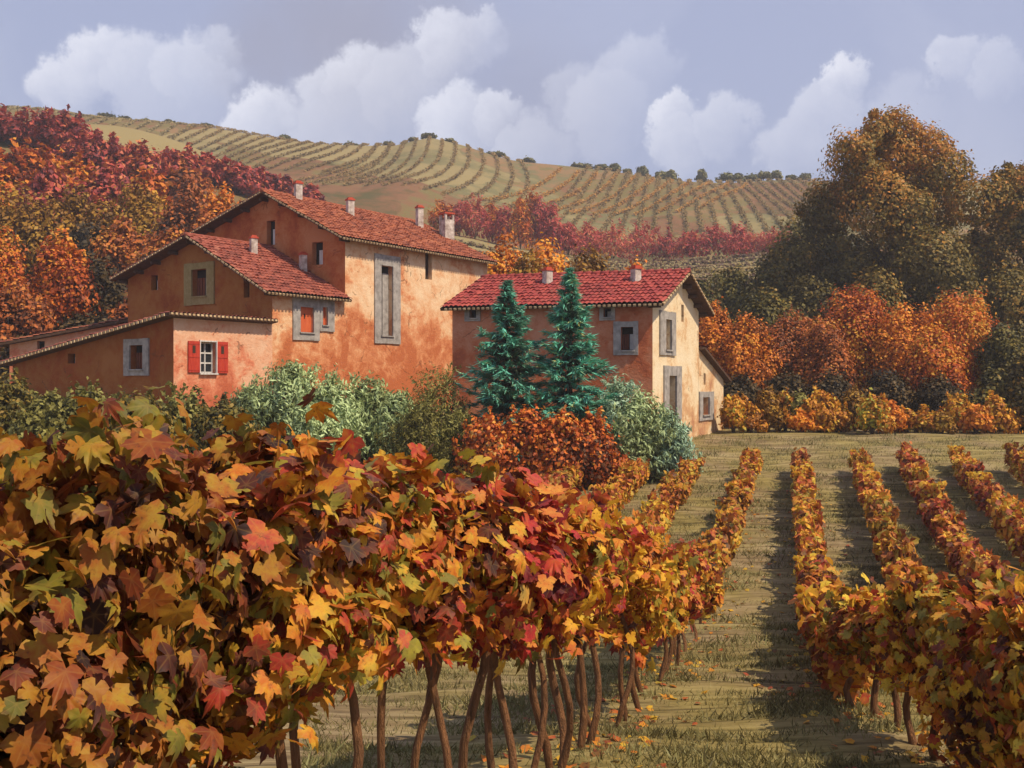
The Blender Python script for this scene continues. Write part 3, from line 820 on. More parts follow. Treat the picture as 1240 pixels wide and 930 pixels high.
roofK, (PK, nK), _ = two_slope_roof(small, K0, l, q_, LK, profK, .6, .3, .5, M['tile_crimson'])
chimney(roofK, PK, nK, 663, 344, 328, .17); chimney(roofK, PK, nK, 770, 341, 326, .17)
lean = empty('lean_to', v3(K0 + q_ * 8.5 + l * 1.5, g1(9, 50)))
tag(lean, 'small cream lean-to with one stone window against the back of the cottage', 'shed')
X0 = K0 + q_ * 6.42; ctr = X0 + q_ * 2 + l * 1.5
wq = Wall(X0, X0 + q_ * 4.2, zk, [(0, 1.66), (4.2, .21)], ctr)
window(wq, lean, (850, 481, 858, 502), (846, 474, 863, 508), 'curtain')
window(wq, lean, (852, 452, 854.5, 466), None, 'dark', label='slit window under the lean-to roof')
wq.build(M['cream_wall'], lean)
Wall(X0 + q_ * 4.2, X0 + q_ * 4.2 + l * 3, zk, [(0, .21), (3, .21)], ctr).build(M['cream_wall'], lean)
Wall(X0 + l * 3, X0 + q_ * 4.2 + l * 3, zk, [(0, 1.66), (4.2, .21)], ctr).build(M['cream_wall'], lean)
mb = MB(); sl = 1.45 / 4.2; A_ = X0 - l * .3; B_ = X0 + l * 3.2
roof_slope(mb, v3(A_ + q_ * 4.6, .21 - .4 * sl + .12), v3(B_ + q_ * 4.6, .21 - .4 * sl + .12), v3(A_ + q_ * .05, 1.76), v3(B_ + q_ * .05, 1.76))
mb.build('roof', [M['tile_crimson'], M['eave_wood']], lean)


# ------------------------------------------------------------------ trees and shrubs
def crown_lobes(rx, ry, h0, h1, n, rng, low=False):
    """heap of ellipsoids filling a crown between heights h0..h1"""
    L = []
    hh = h1 - h0
    for i in range(n):
        f = (i + .5) / n
        a = i * 2.399 + rng.uniform(-.4, .4)
        z = h0 + hh * (.18 + .66 * f)
        wid = math.sin(math.pi * min(1, .22 + .72 * f)) if not low else math.cos(.5 * math.pi * f * .92)
        rr = wid * rng.uniform(.35, .68)
        s = rng.uniform(.30, .46) * (1.1 - .35 * f)
        L.append((rx * rr * math.cos(a), ry * rr * math.sin(a), z, rx * s, ry * s, hh * s * .55))
    L.append((0, 0, h0 + hh * .5, rx * .6, ry * .6, hh * .38))
    return L


def trunk_mesh(mb, base, height, rad, rng, limbs=5, spread=1.5, h0=0.4):
    pts = [base + Vector((rng.uniform(-.05, .05) * height * i / 5, rng.uniform(-.05, .05) * height * i / 5, height * i / 5)) for i in range(6)]
    mb.tube(pts, [rad * (1 - .15 * i) for i in range(6)], 8)
    for k in range(limbs):
        s = pts[2 + k % 3]; a = k * 2.4 + rng.uniform(0, .5)
        e = s + Vector((math.cos(a) * spread, math.sin(a) * spread, height * .3))
        mb.tube([s, s.lerp(e, .5) + Vector((0, 0, -.08 * height * .3)), e], [rad * .5, rad * .35, rad * .15], 6)


def tree(name, label, cat, px, ptop, D, wpx, mat, group=None, leaves=4000, leaf=.3, bush=False, tmpl=SIMPLE, hbias=0., nl=11, yr=.8, seed=0, shell=.4, bottom=None, lobes=None, up=.7, spiky=0., tup=-.6):
    rng = np.random.default_rng(int(px * 31 + ptop * 17 + D * 7 + seed))
    x = (px - 620) / F * D; z0 = g1(x, D)
    H = max((465 - ptop) / F * D - z0, .8); rx = wpx / 2 / F * D
    o = empty(name, (x, D, z0)); tag(o, label, cat, group)
    h0 = (0 if bush else H * .16) if bottom is None else bottom
    L = lobes(rx, H, rng) if lobes else crown_lobes(rx, rx * yr, h0, H * .99, nl, rng, bush)
    P, Nn, k = lobe_points(L, leaves, shell, rng)
    q = P / rx; ph = rng.uniform(0, 6, 6)
    dsp = np.sin(q[:, 0] * 5 + q[:, 2] * 4 + ph[0]) + np.sin(q[:, 1] * 6 - q[:, 2] * 5 + ph[1]) + .8 * np.sin(q[:, 0] * 11 + ph[2]) * np.sin(q[:, 2] * 12 + ph[3]) + .6 * np.sin(q[:, 1] * 17 + q[:, 0] * 13 + ph[4])
    P = P + Nn * (rx * (.055 * dsp + .0 * leaves))[:, None] + Nn * (min(rx * .05, .14) * (rng.exponential(1, leaves) - 1))[:, None]
    if spiky:                       # loose shoots standing out of the bush
        ns = leaves // 3; m = max(14, ns // 26)
        pk = rng.integers(0, leaves, m); st0 = P[pk] * .9
        dr = nrm(Nn[pk] * .7 + np.array([0, 0, spiky]) + .5 * rvec(m, rng)) * (rx * rng.uniform(.2, .5, m))[:, None]
        c_ = rng.integers(0, m, ns); t_ = rng.random(ns)
        P[:ns] = st0[c_] + dr[c_] * t_[:, None] + rng.normal(size=(ns, 3)) * leaf * .28
    n2 = rvec(leaves, rng)
    nn = nrm(Nn + .55 * n2 + np.array([0, 0, up * .6]))
    T = nrm(n2[:, ::-1] * .8 + np.array([0, 0, tup]) + Nn * .3)
    rnd = rng.random(leaves) * .8 + .1 + rng.normal(size=len(L))[k] * .15
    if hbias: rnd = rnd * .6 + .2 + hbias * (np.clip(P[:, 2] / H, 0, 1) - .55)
    ok = P[:, 2] > .03
    P, nn, T, rnd = P[ok], nn[ok], T[ok], rnd[ok]
    me = leaf_mesh('crown', P, nn, T, leaf * rng.uniform(.6, 1.3, len(P)), tmpl, np.clip(rnd, 0, 1), M[mat])
    c = link('foliage' if bush else 'crown', me, o)
    tm = MB(); rr = random.Random(int(px + D))
    if bush:
        for a in range(5):
            an = a * 1.3
            tm.tube([o.location + Vector((0, 0, -.1)), o.location + Vector((rx * .35 * math.cos(an), rx * .3 * math.sin(an), H * .6))], [.05, .02], 6)
        tm.build('stem', M['bark'], o)
    else:
        trunk_mesh(tm, o.location + Vector((0, 0, -.2)), H * .62, max(.12, H * .024), rr, 6, rx * .3)
        tm.build('trunk', M['bark'], o)
    return o


ORD = ['', 'second', 'third', 'fourth', 'fifth', 'sixth', 'seventh', 'eighth', 'ninth', 'tenth', 'eleventh', 'twelfth', 'thirteenth', 'fourteenth', 'fifteenth',
       'sixteenth', 'seventeenth', 'eighteenth', 'nineteenth', 'twentieth'] + ['twenty-' + w for w in ('first', 'second', 'third', 'fourth', 'fifth', 'sixth', 'seventh', 'eighth', 'ninth')] + \
      ['thirtieth'] + ['thirty-' + w for w in ('first', 'second', 'third', 'fourth', 'fifth', 'sixth', 'seventh', 'eighth', 'ninth')] + ['fortieth'] + ['forty-' + w for w in ('first', 'second', 'third', 'fourth', 'fifth', 'sixth', 'seventh', 'eighth', 'ninth')] + ['fiftieth'] + ['fifty-' + w for w in ('first', 'second', 'third', 'fourth', 'fifth')]


def ordl(i): return 'leftmost' if i == 0 else ORD[i] + ' from left'


def wood(items, name, what, cat, group, **kw):
    items = sorted(items, key=lambda a: a[0])
    for i, it in enumerate(items):
        k2 = dict(kw); k2.update(it[5] if len(it) > 5 else {})
        tree(name, '%s of the %s' % (ordl(i), what), cat, it[0], it[1], it[2], it[3], it[4], group, **k2)


GO, OR, RO, RU, CR, OL, BR, DK = 'leaf_gold', 'leaf_orange', 'leaf_redorange', 'leaf_rust', 'leaf_crimson', 'leaf_olive', 'leaf_brown', 'leaf_dark'
# left slope, front to back
wood([(15, 335, 58, 120, RU), (75, 268, 62, 130, RO), (128, 310, 63, 110, DK), (105, 375, 57, 100, DK), (35, 405, 56, 90, DK), (158, 352, 61, 80, RU), (190, 300, 66, 90, DK), (0, 270, 64, 110, RO)],  # dark leaf colours among these stand in for shadow near the house
     'autumn_tree', 'dark rusty trees just behind the annex and shed', 'tree', 'rust red trees behind the annex', leaves=6500, leaf=.26)
wood([(20, 222, 78, 140, GO), (95, 214, 80, 150, GO), (165, 212, 82, 130, GO), (225, 222, 80, 120, RU), (270, 218, 84, 90, OR), (310, 236, 84, 80, GO),
      (205, 268, 72, 110, RU), (255, 262, 73, 80, RU), (150, 256, 74, 110, RU), (100, 268, 74, 100, DK), (345, 232, 92, 70, GO)],
     'autumn_tree', 'golden and rusty trees halfway up the left slope', 'tree', 'golden and rusty trees on the left slope', leaves=6500, leaf=.32)
wood([(10, 150, 122, 110, CR), (68, 140, 122, 110, CR), (112, 166, 118, 110, CR), (160, 178, 120, 100, CR), (36, 178, 105, 120, RO), (205, 188, 124, 90, CR), (250, 192, 128, 76, CR),
      (288, 200, 128, 66, CR), (318, 206, 132, 52, CR), (348, 214, 132, 46, CR), (376, 226, 134, 44, CR), (90, 190, 100, 110, RO), (225, 205, 112, 80, RU), (0, 190, 96, 120, RO), (60, 200, 92, 120, CR), (130, 198, 98, 110, CR), (175, 205, 100, 90, RO)],
     'crimson_tree', 'crimson and red trees along the top of left slope', 'tree', 'crimson trees on the left slope', leaves=4500, leaf=.6, bush=True, spiky=1., tup=.6)
# behind the cottage
wood([(610, 276, 64, 96, OR), (662, 280, 62, 100, OR), (716, 284, 62, 100, GO), (766, 300, 62, 80, OR), (638, 292, 58, 84, GO)],
     'golden_tree', 'golden trees right behind the cottage roof', 'tree', 'golden trees behind the cottage', leaves=6500, leaf=.24)
# right side
wood([(845, 330, 72, 90, OL), (890, 314, 78, 100, OL), (940, 298, 78, 100, OL), (972, 246, 88, 120, OL), (925, 345, 66, 110, OL), (1000, 218, 84, 90, OL)],
     'olive_tree', 'dark olive green trees left of the big oak', 'tree', 'olive green trees beside the oak', leaves=7500, leaf=.28)


def oak_lobes(rx, H, rng):
    L = []
    for cx, cz, r in ((-.05, .84, .42), (.32, .80, .36), (-.42, .77, .34), (.1, .93, .27), (-.62, .62, .38), (-.15, .64, .5), (.4, .62, .5), (.72, .64, .32), (.75, .46, .36),
                      (-.85, .46, .36), (-.4, .42, .44), (.15, .40, .5), (.6, .30, .4), (-.75, .27, .4), (-.2, .22, .42), (.3, .2, .4), (-.25, .9, .3), (.5, .86, .3), (-.55, .82, .3), (.62, .76, .3), (-.3, .72, .4), (.2, .74, .44), (.0, .9, .34)):
        L.append((cx * rx, rng.uniform(-.45, .45) * rx, cz * H, r * rx * .8, r * rx * .8, r * rx * .72))
    for cx, y_, cz, a, b_, c in list(L):          # small clumps budding out of the big ones
        for _ in range(4):
            v = rng.normal(size=3); v /= np.linalg.norm(v); v[1] = -abs(v[1]); q = rng.uniform(.26, .42)
            L.append((cx + v[0] * a * .85, y_ + v[1] * b_ * .85, cz + v[2] * c * .85, a * q, b_ * q, c * q))
    return L


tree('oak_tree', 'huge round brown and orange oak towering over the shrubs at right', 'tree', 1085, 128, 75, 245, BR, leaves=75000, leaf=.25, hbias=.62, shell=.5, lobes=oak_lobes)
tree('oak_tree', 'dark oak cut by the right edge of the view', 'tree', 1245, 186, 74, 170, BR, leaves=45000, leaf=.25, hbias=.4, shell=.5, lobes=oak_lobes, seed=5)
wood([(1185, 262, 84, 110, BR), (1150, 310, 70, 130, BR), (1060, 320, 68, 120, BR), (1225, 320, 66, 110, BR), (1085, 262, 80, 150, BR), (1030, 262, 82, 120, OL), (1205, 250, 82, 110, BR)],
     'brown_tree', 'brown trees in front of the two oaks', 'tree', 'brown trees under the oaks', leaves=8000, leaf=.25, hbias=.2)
wood([(868, 362, 58, 86, OR), (905, 378, 56, 84, OR), (960, 372, 57, 96, RU), (1040, 334, 58, 120, RO), (1000, 378, 55, 90, RU), (1100, 362, 56, 116, OR), (1165, 344, 56, 120, RO),
      (1132, 392, 53, 90, RO), (1218, 384, 54, 90, OL)],
     'autumn_tree', 'small autumn trees right of the cottage below the oaks', 'tree', 'orange small trees right of the cottage', leaves=13000, leaf=.165, nl=15)
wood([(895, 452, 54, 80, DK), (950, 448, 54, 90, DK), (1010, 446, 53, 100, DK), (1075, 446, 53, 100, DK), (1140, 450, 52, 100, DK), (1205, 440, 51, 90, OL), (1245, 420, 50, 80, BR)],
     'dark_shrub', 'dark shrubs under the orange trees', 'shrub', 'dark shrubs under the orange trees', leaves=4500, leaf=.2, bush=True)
hed = []
rg = random.Random(3)
for i, px in enumerate(range(888, 1262, 21)):
    hed.append((px, 486 + rg.uniform(-24, 20), 49.5 + rg.uniform(-1.1, .9), rg.uniform(36, 62), ('leaf_yellow', 'leaf_yellow', 'leaf_gold', 'leaf_yellow', 'leaf_orange')[i % 5]))
hed += [(968, 474, 50.2, 44, 'leaf_moss'), (1012, 486, 50.4, 36, 'leaf_moss')]
wood(hed, 'autumn_shrub', 'low yellow and orange shrubs edging the field beyond the vines', 'shrub', 'low yellow shrubs edging the field', spiky=2.2, leaves=2200, leaf=.19, bush=True, nl=7)

# shrubs at the foot of the houses
SG, SB, MO, FI = 'leaf_sage', 'leaf_sageblue', 'leaf_moss', 'leaf_fire'
wood([(306, 460, 39, 80, SG), (350, 426, 38.5, 118, SG), (398, 448, 36.5, 124, SG), (446, 452, 37.6, 116, SG), (482, 470, 36.6, 92, SG)],
     'sage_shrub', 'pale sage green shrubs below the peach wall', 'shrub', 'sage shrubs below the farmhouse', spiky=1.1, leaves=7500, leaf=.2, bush=True, tmpl=LANCE, nl=12)
wood([(528, 436, 38, 128, MO), (504, 478, 35.5, 104, MO), (560, 486, 37, 80, MO)], 'moss_green_shrub', 'yellowish green shrubs between the two houses', 'shrub', 'yellow green shrubs between the houses',
     spiky=.7, leaves=6500, leaf=.13, bush=True, tmpl=LANCE, nl=12)
wood([(590, 494, 35.5, 100, FI), (636, 484, 35.8, 104, FI), (678, 490, 35.2, 96, FI), (718, 492, 35.7, 96, FI)], 'rust_shrub', 'rusty orange shrubs below the two spruces', 'shrub', 'rusty shrubs below the spruces',
     spiky=1.3, leaves=5200, leaf=.15, bush=True, nl=12)
wood([(746, 448, 38, 100, SB), (776, 468, 37.0, 104, SG), (808, 490, 37.2, 80, SB)], 'sage_shrub', 'bluish sage shrubs at the corner of the cottage', 'shrub', 'sage shrubs at the cottage',
     spiky=1.1, leaves=7000, leaf=.18, bush=True, tmpl=LANCE, nl=12)
wood([(10, 450, 37, 110, OL), (62, 466, 35, 110, MO), (112, 466, 36, 120, MO), (170, 474, 34, 120, OL), (222, 472, 36, 120, MO), (270, 484, 34, 110, OL)], 'olive_shrub', 'dull green shrubs along the annex wall', 'shrub', 'green shrubs along the annex',
     leaves=6000, leaf=.17, bush=True, nl=11, spiky=.6)


# spruces
def spruce(label, px, ptop, D, wpx, seed):
    rng = np.random.default_rng(seed)
    x = (px - 620) / F * D; z0 = g1(x, D); H = (465 - ptop) / F * D - z0; rx = wpx / 2 / F * D
    o = empty('spruce_tree', (x, D, z0)); tag(o, label, 'tree', 'blue green spruces')
    tm = MB(); tm.tube([Vector((x, D, z0 - .2)), Vector((x, D, z0 + H * .5)), Vector((x, D, z0 + H))], [.16, .1, .02], 8); tm.build('trunk', M['bark'], o)
    P = []; Nn = []; T = []; sz = []; rn = []
    z = .5
    br = MB()
    while z < H:
        f = z / H; rad = rx * (1 - f) ** .9 * 1.1 + .06
        nb = 7 if f < .8 else 5
        a0 = rng.uniform(0, 6); nb = int(rng.integers(5, 9))
        for b in range(nb):
            a = a0 + b * 2 * math.pi / nb + rng.uniform(-.25, .25)
            Lb = rad * rng.uniform(.45, 1.3)
            drop = rng.uniform(-.35, .45)
            dirv = np.array([math.cos(a), math.sin(a), 0]); side = np.array([-math.sin(a), math.cos(a), 0])
            m = int(28 + 72 * Lb / max(rx, .1))
            t = rng.random(m) ** .7
            w = rng.uniform(-1, 1, m) * .34 * Lb * (1.05 - t)
            pos = dirv * (t * Lb)[:, None] + side * w[:, None]
            pos[:, 2] += z + .10 * Lb * t - drop * Lb * t ** 2 + rng.normal(size=m) * .045
            P.append(pos)
            Nn.append(np.array([0, 0, 1.]) + .6 * rvec(m, rng))
            T.append(dirv + side * (np.sign(w) * .55)[:, None] + np.array([0, 0, .25]) + .4 * rvec(m, rng))
            sz.append(rng.uniform(.2, .42, m) * (.55 + .45 * min(1, Lb / .8)))
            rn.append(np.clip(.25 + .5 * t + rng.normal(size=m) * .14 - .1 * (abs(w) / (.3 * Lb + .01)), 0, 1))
        z += rng.uniform(.19, .29) * (1.1 - .35 * f)
    P = np.concatenate(P); Nn = np.concatenate(Nn); T = np.concatenate(T); sz = np.concatenate(sz); rn = np.concatenate(rn)
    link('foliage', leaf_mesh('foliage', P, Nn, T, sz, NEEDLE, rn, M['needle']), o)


spruce('left blue green spruce before the cottage, a little shorter and wider', 614, 340, 38, 158, 4)
spruce('right blue green spruce before the cottage, taller and pointed', 690, 326, 37.6, 138, 31)

# ------------------------------------------------------------------ far hill
rg = random.Random(5)
redt = [(px, pt + (7 if px > 680 else 0) + rg.uniform(-5, 6), 158 + rg.uniform(-4, 8), w * rg.uniform(.9, 1.4), c) for px, pt, w, c in (
    (536, 240, 40, 'leaf_redorange'), (556, 236, 36, 'leaf_hillred'), (575, 242, 44, 'leaf_hillred'), (596, 238, 36, 'leaf_redorange'), (612, 244, 44, 'leaf_hillred'), (630, 232, 34, 'leaf_redorange'), (644, 226, 32, 'leaf_redorange'), (654, 234, 36, 'leaf_hillred'), (668, 238, 44, 'leaf_hillred'),
    (688, 252, 50, 'leaf_hillred'), (712, 258, 56, 'leaf_hillred'), (742, 262, 60, 'leaf_hillred'), (776, 267, 60, 'leaf_hillred'), (808, 268, 56, 'leaf_hillred'), (838, 271, 60, 'leaf_hillred'), (868, 266, 50, 'leaf_hillred'), (894, 264, 44, 'leaf_hillred'), (920, 271, 60, 'leaf_hillred'), (945, 272, 50, 'leaf_hillred'))]
wood(redt,
     'red_tree', 'feathery red trees banding the middle of the far hill', 'tree', 'red trees across the far hill', leaves=1500, leaf=.6, yr=1.3, tmpl=LANCE, bush=True, spiky=1.2, tup=1.)
rg = random.Random(8)
cr = []
for px in (128, 150, 176, 205, 250, 345, 425, 470, 500, 520, 545, 600, 640, 700, 708, 728, 744, 760, 778, 800, 812, 850, 880, 893, 910, 925, 940, 958, 975, 1190):
    pc = np.interp(px, [0, 100, 200, 340, 440, 520, 600, 700, 800, 960, 1240], [135, 150, 156, 170, 182, 178, 190, 205, 212, 218, 225])
    cr.append((px, pc - rg.uniform(4, 11), 262, rg.uniform(14, 28), 'leaf_hill'))
wood(cr, 'hilltop_tree', 'small trees on the skyline of the far hill', 'tree', 'small trees on the far skyline', leaves=500, leaf=.8, nl=6)


def hill_row(label, group, x0, y0, x1, y1, mat, bend=0., hgt=1.5, wid=.9, n=420):
    n = int(n * 1.8)
    rng = np.random.default_rng(int(abs(x0 * 13 + y0 * 7 + x1 * 3)) + 1)
    t = rng.random(n)
    x = x0 + (x1 - x0) * t + bend * np.sin(math.pi * t) + rng.normal(size=n) * wid * .26
    y = y0 + (y1 - y0) * t + rng.normal(size=n) * wid * .2
    gap = np.ones(n, bool)
    x, y, t = x[gap], y[gap], t[gap]; n = len(x)
    hgt = hgt * .52
    z = gh(x, y) + rng.random(n) ** .7 * hgt
    o0 = np.array([(x0 + x1) / 2, (y0 + y1) / 2, g1((x0 + x1) / 2, (y0 + y1) / 2)])
    P = np.stack([x, y, z], 1) - o0
    me = leaf_mesh('far_vine_row', P, np.array([.2, -.6, .8]) + .8 * rvec(n, rng), rvec(n, rng), rng.uniform(.3, .65, n), SIMPLE, rng.random(n), M[mat])
    o = link('far_vine_row', me); o.location = o0
    tag(o, label, 'vine row', group)


rows = []
for i in range(24):                                   # fan of rows on the right shoulder
    xt = 20 + i * 2.5
    rows.append((xt, 254, 6 + i * 3.1 + (i - 12) * .35, 184, 'row_hill', 0))
for i, r_ in enumerate(rows): hill_row('%s of the dark rows fanning down the right shoulder of the hill' % ordl(i), 'vine rows on the right of the far hill', *r_[:4], r_[4], r_[5], 1.4, 1.0, 500)
for i in range(11):
    hill_row('%s of the golden slanting rows high on the far hill' % ordl(i), 'golden vine rows on the far hill', -6 + i * 4.6, 206 + i * .9, 12 + i * 4.6, 246, 'row_gold', 2, 1.5, .8, 330)
for i in range(12):
    y = 104 + i * 4.0
    hill_row('%s of the level rows on lower slope behind the cottage' % ('lowest' if i == 0 else ORD[i] + ' from bottom'), 'level vine rows on the lower slope',
             -14 - i * 1.0, y - 2, 46 + i * 1.2, y + 6 - i * .3, 'row_brown' if i % 4 else 'row_hill', 0, 1.0, .9, 800)
for i in range(16):
    hill_row('%s of the pale rows near the skyline above the farmhouse' % ordl(i), 'pale vine rows above the farmhouse', -78 + i * 3.4, 256, -92 + i * 3.9, 216, 'row_hill', 2, 1.2, .9, 330)
for i in range(17):
    hill_row('%s of the faint rows on the crest at far left' % ordl(i), 'faint vine rows on the left crest', -135 + i * 3.4, 257, -146 + i * 3.7, 214, 'row_pale', 2, .9, .9, 480)
for i in range(12):
    hill_row('%s of the steep rows on middle of the far hill' % ordl(i), 'vine rows on the middle of the far hill', -34 + i * 3.2, 256, -46 + i * 4.0, 200, 'row_hill', 4, 1.3, .9, 400)

# ------------------------------------------------------------------ vines
def vine_foliage(rng, n, h0, h1, along, across, size, tmpl, mat, lean=0., nl=7, red=0.):
    L = []
    hm = (h1 - h0)
    for i in range(nl):
        u = rng.uniform(-along, along) * .75
        f = rng.random()
        L.append((u, rng.uniform(-across, across) * .45, h0 + hm * (.22 + .6 * f), along * rng.uniform(.4, .62), across * rng.uniform(.5, .8), hm * rng.uniform(.2, .32)))
    L.append((0, 0, (h0 + h1) / 2, along * .9, across * .75, hm * .42))
    P, Nn, k = lobe_points(L, n, .5, rng)
    # shoots sticking out of the top and sides
    ns = n // 7
    c = rng.integers(0, 9, ns); t = rng.random(ns)
    ang = rng.uniform(-1, 1, 9)[c]; u0 = rng.uniform(-along, along, 9)[c]; sd = rng.uniform(-1, 1, 9)[c]
    ext = rng.uniform(.3, .75, 9)[c] * min(.4, .3 * hm + .03)
    P[:ns] = np.stack([u0 + ang * .25 * t, sd * across * (.4 + .6 * t), h1 - hm * .18 + ext * t], 1) + rng.normal(size=(ns, 3)) * .04
    # some leaves hanging under the canopy
    nh = n // 14
    P[ns:ns + nh, 2] = h0 + rng.uniform(-.18, .12, nh); P[ns:ns + nh, 0] = rng.uniform(-along, along, nh); P[ns:ns + nh, 1] *= .6
    n2 = rvec(n, rng)
    nn = nrm(Nn * .9 + .6 * n2 + np.array([0, 0, .35]))
    T = nrm(np.array([0, 0, -1.]) + .8 * rvec(n, rng))
    rnd = np.clip(rng.random(n) * .9 + .05 + rng.normal(size=len(L))[k] * .08 - red, 0, 1)
    return leaf_mesh('foliage', P, nn, T, size * rng.uniform(.6, 1.25, n), tmpl, rnd, M[mat], rng.uniform(-1., 3.2, n), rng.uniform(.5, 1.05, n))


def vine_trunk(rng, h, rad, fork=False, cane=1.):
    mb = MB()
    ph = rng.uniform(0, 6); amp = rng.uniform(.035, .1); k = 9
    pts = [Vector((amp * math.sin(ph + i * .75) - amp * math.sin(ph), amp * .8 * math.cos(ph * 1.7 + i * .8) - amp * .8 * math.cos(ph * 1.7), -.12 + (h + .12) * i / (k - 1))) for i in range(k)]
    rr = [rad * (1.25 if i == 0 else 1.05 - .035 * i + rng.uniform(-.07, .07)) for i in range(k)]
    mb.tube(pts, rr, 10)
    if fork:
        s = pts[5]
        mb.tube([s, s + Vector((.13, .02, .2)), s + Vector((.17, 0, .5))], [rad * .8, rad * .65, rad * .5], 8)
    top = pts[-1]
    arms = []
    for sgn in (-1, 1):
        e = top + Vector((sgn * .42, rng.uniform(-.05, .05), .16))
        mb.tube([top - Vector((0, 0, .05)), top + Vector((sgn * .16, 0, .12)), e], [rad * .75, rad * .5, rad * .3], 7)
        for q in range(3):
            b0 = top.lerp(e, .35 + .3 * q)
            mb.tube([b0, b0 + Vector((rng.uniform(-.1, .1), rng.uniform(-.15, .15), .35 * cane)), b0 + Vector((rng.uniform(-.2, .2), rng.uniform(-.3, .3), .8 * cane))], [.012, .009, .005], 5)
    return mb


TRUNKS = []; TRUNKS_LOW = []
for i in range(7):
    mb = vine_trunk(np.random.default_rng(100 + i), .95, .033, i == 3, .6)
    o = mb.build('trunk', M['bark_vine'], None, (0, 0, 0)); TRUNKS.append(o.data); bpy.data.objects.remove(o)
    mb = vine_trunk(np.random.default_rng(150 + i), .5, .035, False, .35)
    o = mb.build('trunk', M['bark_vine'], None, (0, 0, 0)); TRUNKS_LOW.append(o.data); bpy.data.objects.remove(o)


def place_vine(x, y, rot, foliage, trunk, label, group, sc=1., scz=1.):
    o = empty('grape_vine', (x, y, g1(x, y))); o.rotation_euler = (0, 0, rot)
    tag(o, label, 'vine', group)
    o.scale = (sc, sc, scz)
    link('trunk', trunk, o); link('foliage', foliage, o)
    return o


FAR = {}
for key, mat in (('gold', 'vine_bright'), ('red', 'vine_red'), ('olive', 'vine_olive'), ('mix', 'vine_near')):
    FAR[key] = [vine_foliage(np.random.default_rng(300 + j * 7 + len(mat)), 700, .3, 1.02, .6, .33, .12, VINE_F, mat) for j in range(4)]
MID = {}
for key, mat in (('gold', 'vine_gold'), ('red', 'vine_red'), ('olive', 'vine_olive'), ('mix', 'vine_near')):
    MID[key] = [vine_foliage(np.random.default_rng(500 + j * 7 + len(mat)), 780, .85, 1.75, .58, .42, .105, VINE_S, mat) for j in range(3)]

rv = random.Random(21)


def row_x_A(y): return -1.9 + .29 * y


# row A: the big row from the left foreground to the far end
yA = [2.05, 2.55, 3.0, 3.45, 3.85, 4.2, 4.55, 4.95, 5.35, 5.75, 6.1, 6.5, 6.9, 7.3, 7.7, 8.1, 8.55, 9.0, 9.5, 10.0, 10.6, 11.25, 12.1, 12.8, 13.5, 14.2, 14.9, 15.6, 16.3, 17.1, 17.9]
y = 18.8
while y < 38.2: yA.append(y); y += .92
rotA = math.atan2(1, .29)
near_names = {0: 'nearest', }
for i, y in enumerate(yA):
    x = row_x_A(y) + rv.uniform(-.09, .09)
    lab = '%s vine from the near end of the row left of the grass lane' % ('first' if i == 0 else ORD[i])
    grp = 'vines in the row left of the grass lane'
    rngv = np.random.default_rng(900 + i)
    if y < 11.2:
        # heights: canopy tops 2.2-2.35 m near, dropping with distance
        h1 = float(np.interp(y, [1.5, 2.6, 3.5, 5, 7, 9, 11.2], [2.38, 2.26, 2.16, 2.06, 2.08, 1.98, 1.75]))
        h0 = float(np.interp(y, [1.5, 2.3, 2.7, 3.0, 3.4, 5, 7, 11], [.6, .75, 1.0, 1.28, 1.42, 1.42, 1.3, 1.05]))
        n = int(np.interp(y, [1.5, 3, 4, 7, 11], [2900, 2300, 1250, 900, 850]))
        size = float(np.interp(y, [1.5, 3, 6, 11], [.044, .058, .078, .088]))
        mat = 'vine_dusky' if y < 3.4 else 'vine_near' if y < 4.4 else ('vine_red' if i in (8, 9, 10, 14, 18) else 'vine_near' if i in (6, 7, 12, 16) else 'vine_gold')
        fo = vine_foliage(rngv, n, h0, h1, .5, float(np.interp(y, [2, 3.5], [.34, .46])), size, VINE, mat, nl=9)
        tr = vine_trunk(np.random.default_rng(40 + i), h0 + .12, float(np.interp(y, [4, 9], [.023, .032])) * rv.uniform(.85, 1.2), i in (8, 11, 15), max(.2, (h1 - h0 - .3) / .9))
        to = tr.build('trunk', M['bark_vine'], None, (0, 0, 0)); td = to.data; bpy.data.objects.remove(to)
        place_vine(x, y, rotA, fo, td, lab, grp)
    elif y < 19:
        key = rv.choice(['gold', 'gold', 'red', 'mix'])
        s = float(np.interp(y, [11, 19], [1.0, .86]))
        place_vine(x, y, rotA + rv.choice([0, math.pi]), rv.choice(MID[key]), rv.choice(TRUNKS), lab, grp, s, s * rv.uniform(.95, 1.05))
    else:
        key = rv.choice(['gold', 'gold', 'gold', 'mix', 'olive'])
        place_vine(x, y, rotA + rv.choice([0, math.pi]), rv.choice(FAR[key]), rv.choice(TRUNKS_LOW), lab, grp, rv.uniform(.85, 1.1), rv.uniform(.82, 1.2))

# row B: right of the lane; bends towards the camera in the near right corner
def row_x_B(y): return np.interp(y, [3.5, 5.5, 7, 9, 11, 12.5, 40], [3.05, 3.36, 3.54, 3.68, 3.82, 3.98, 11.57])


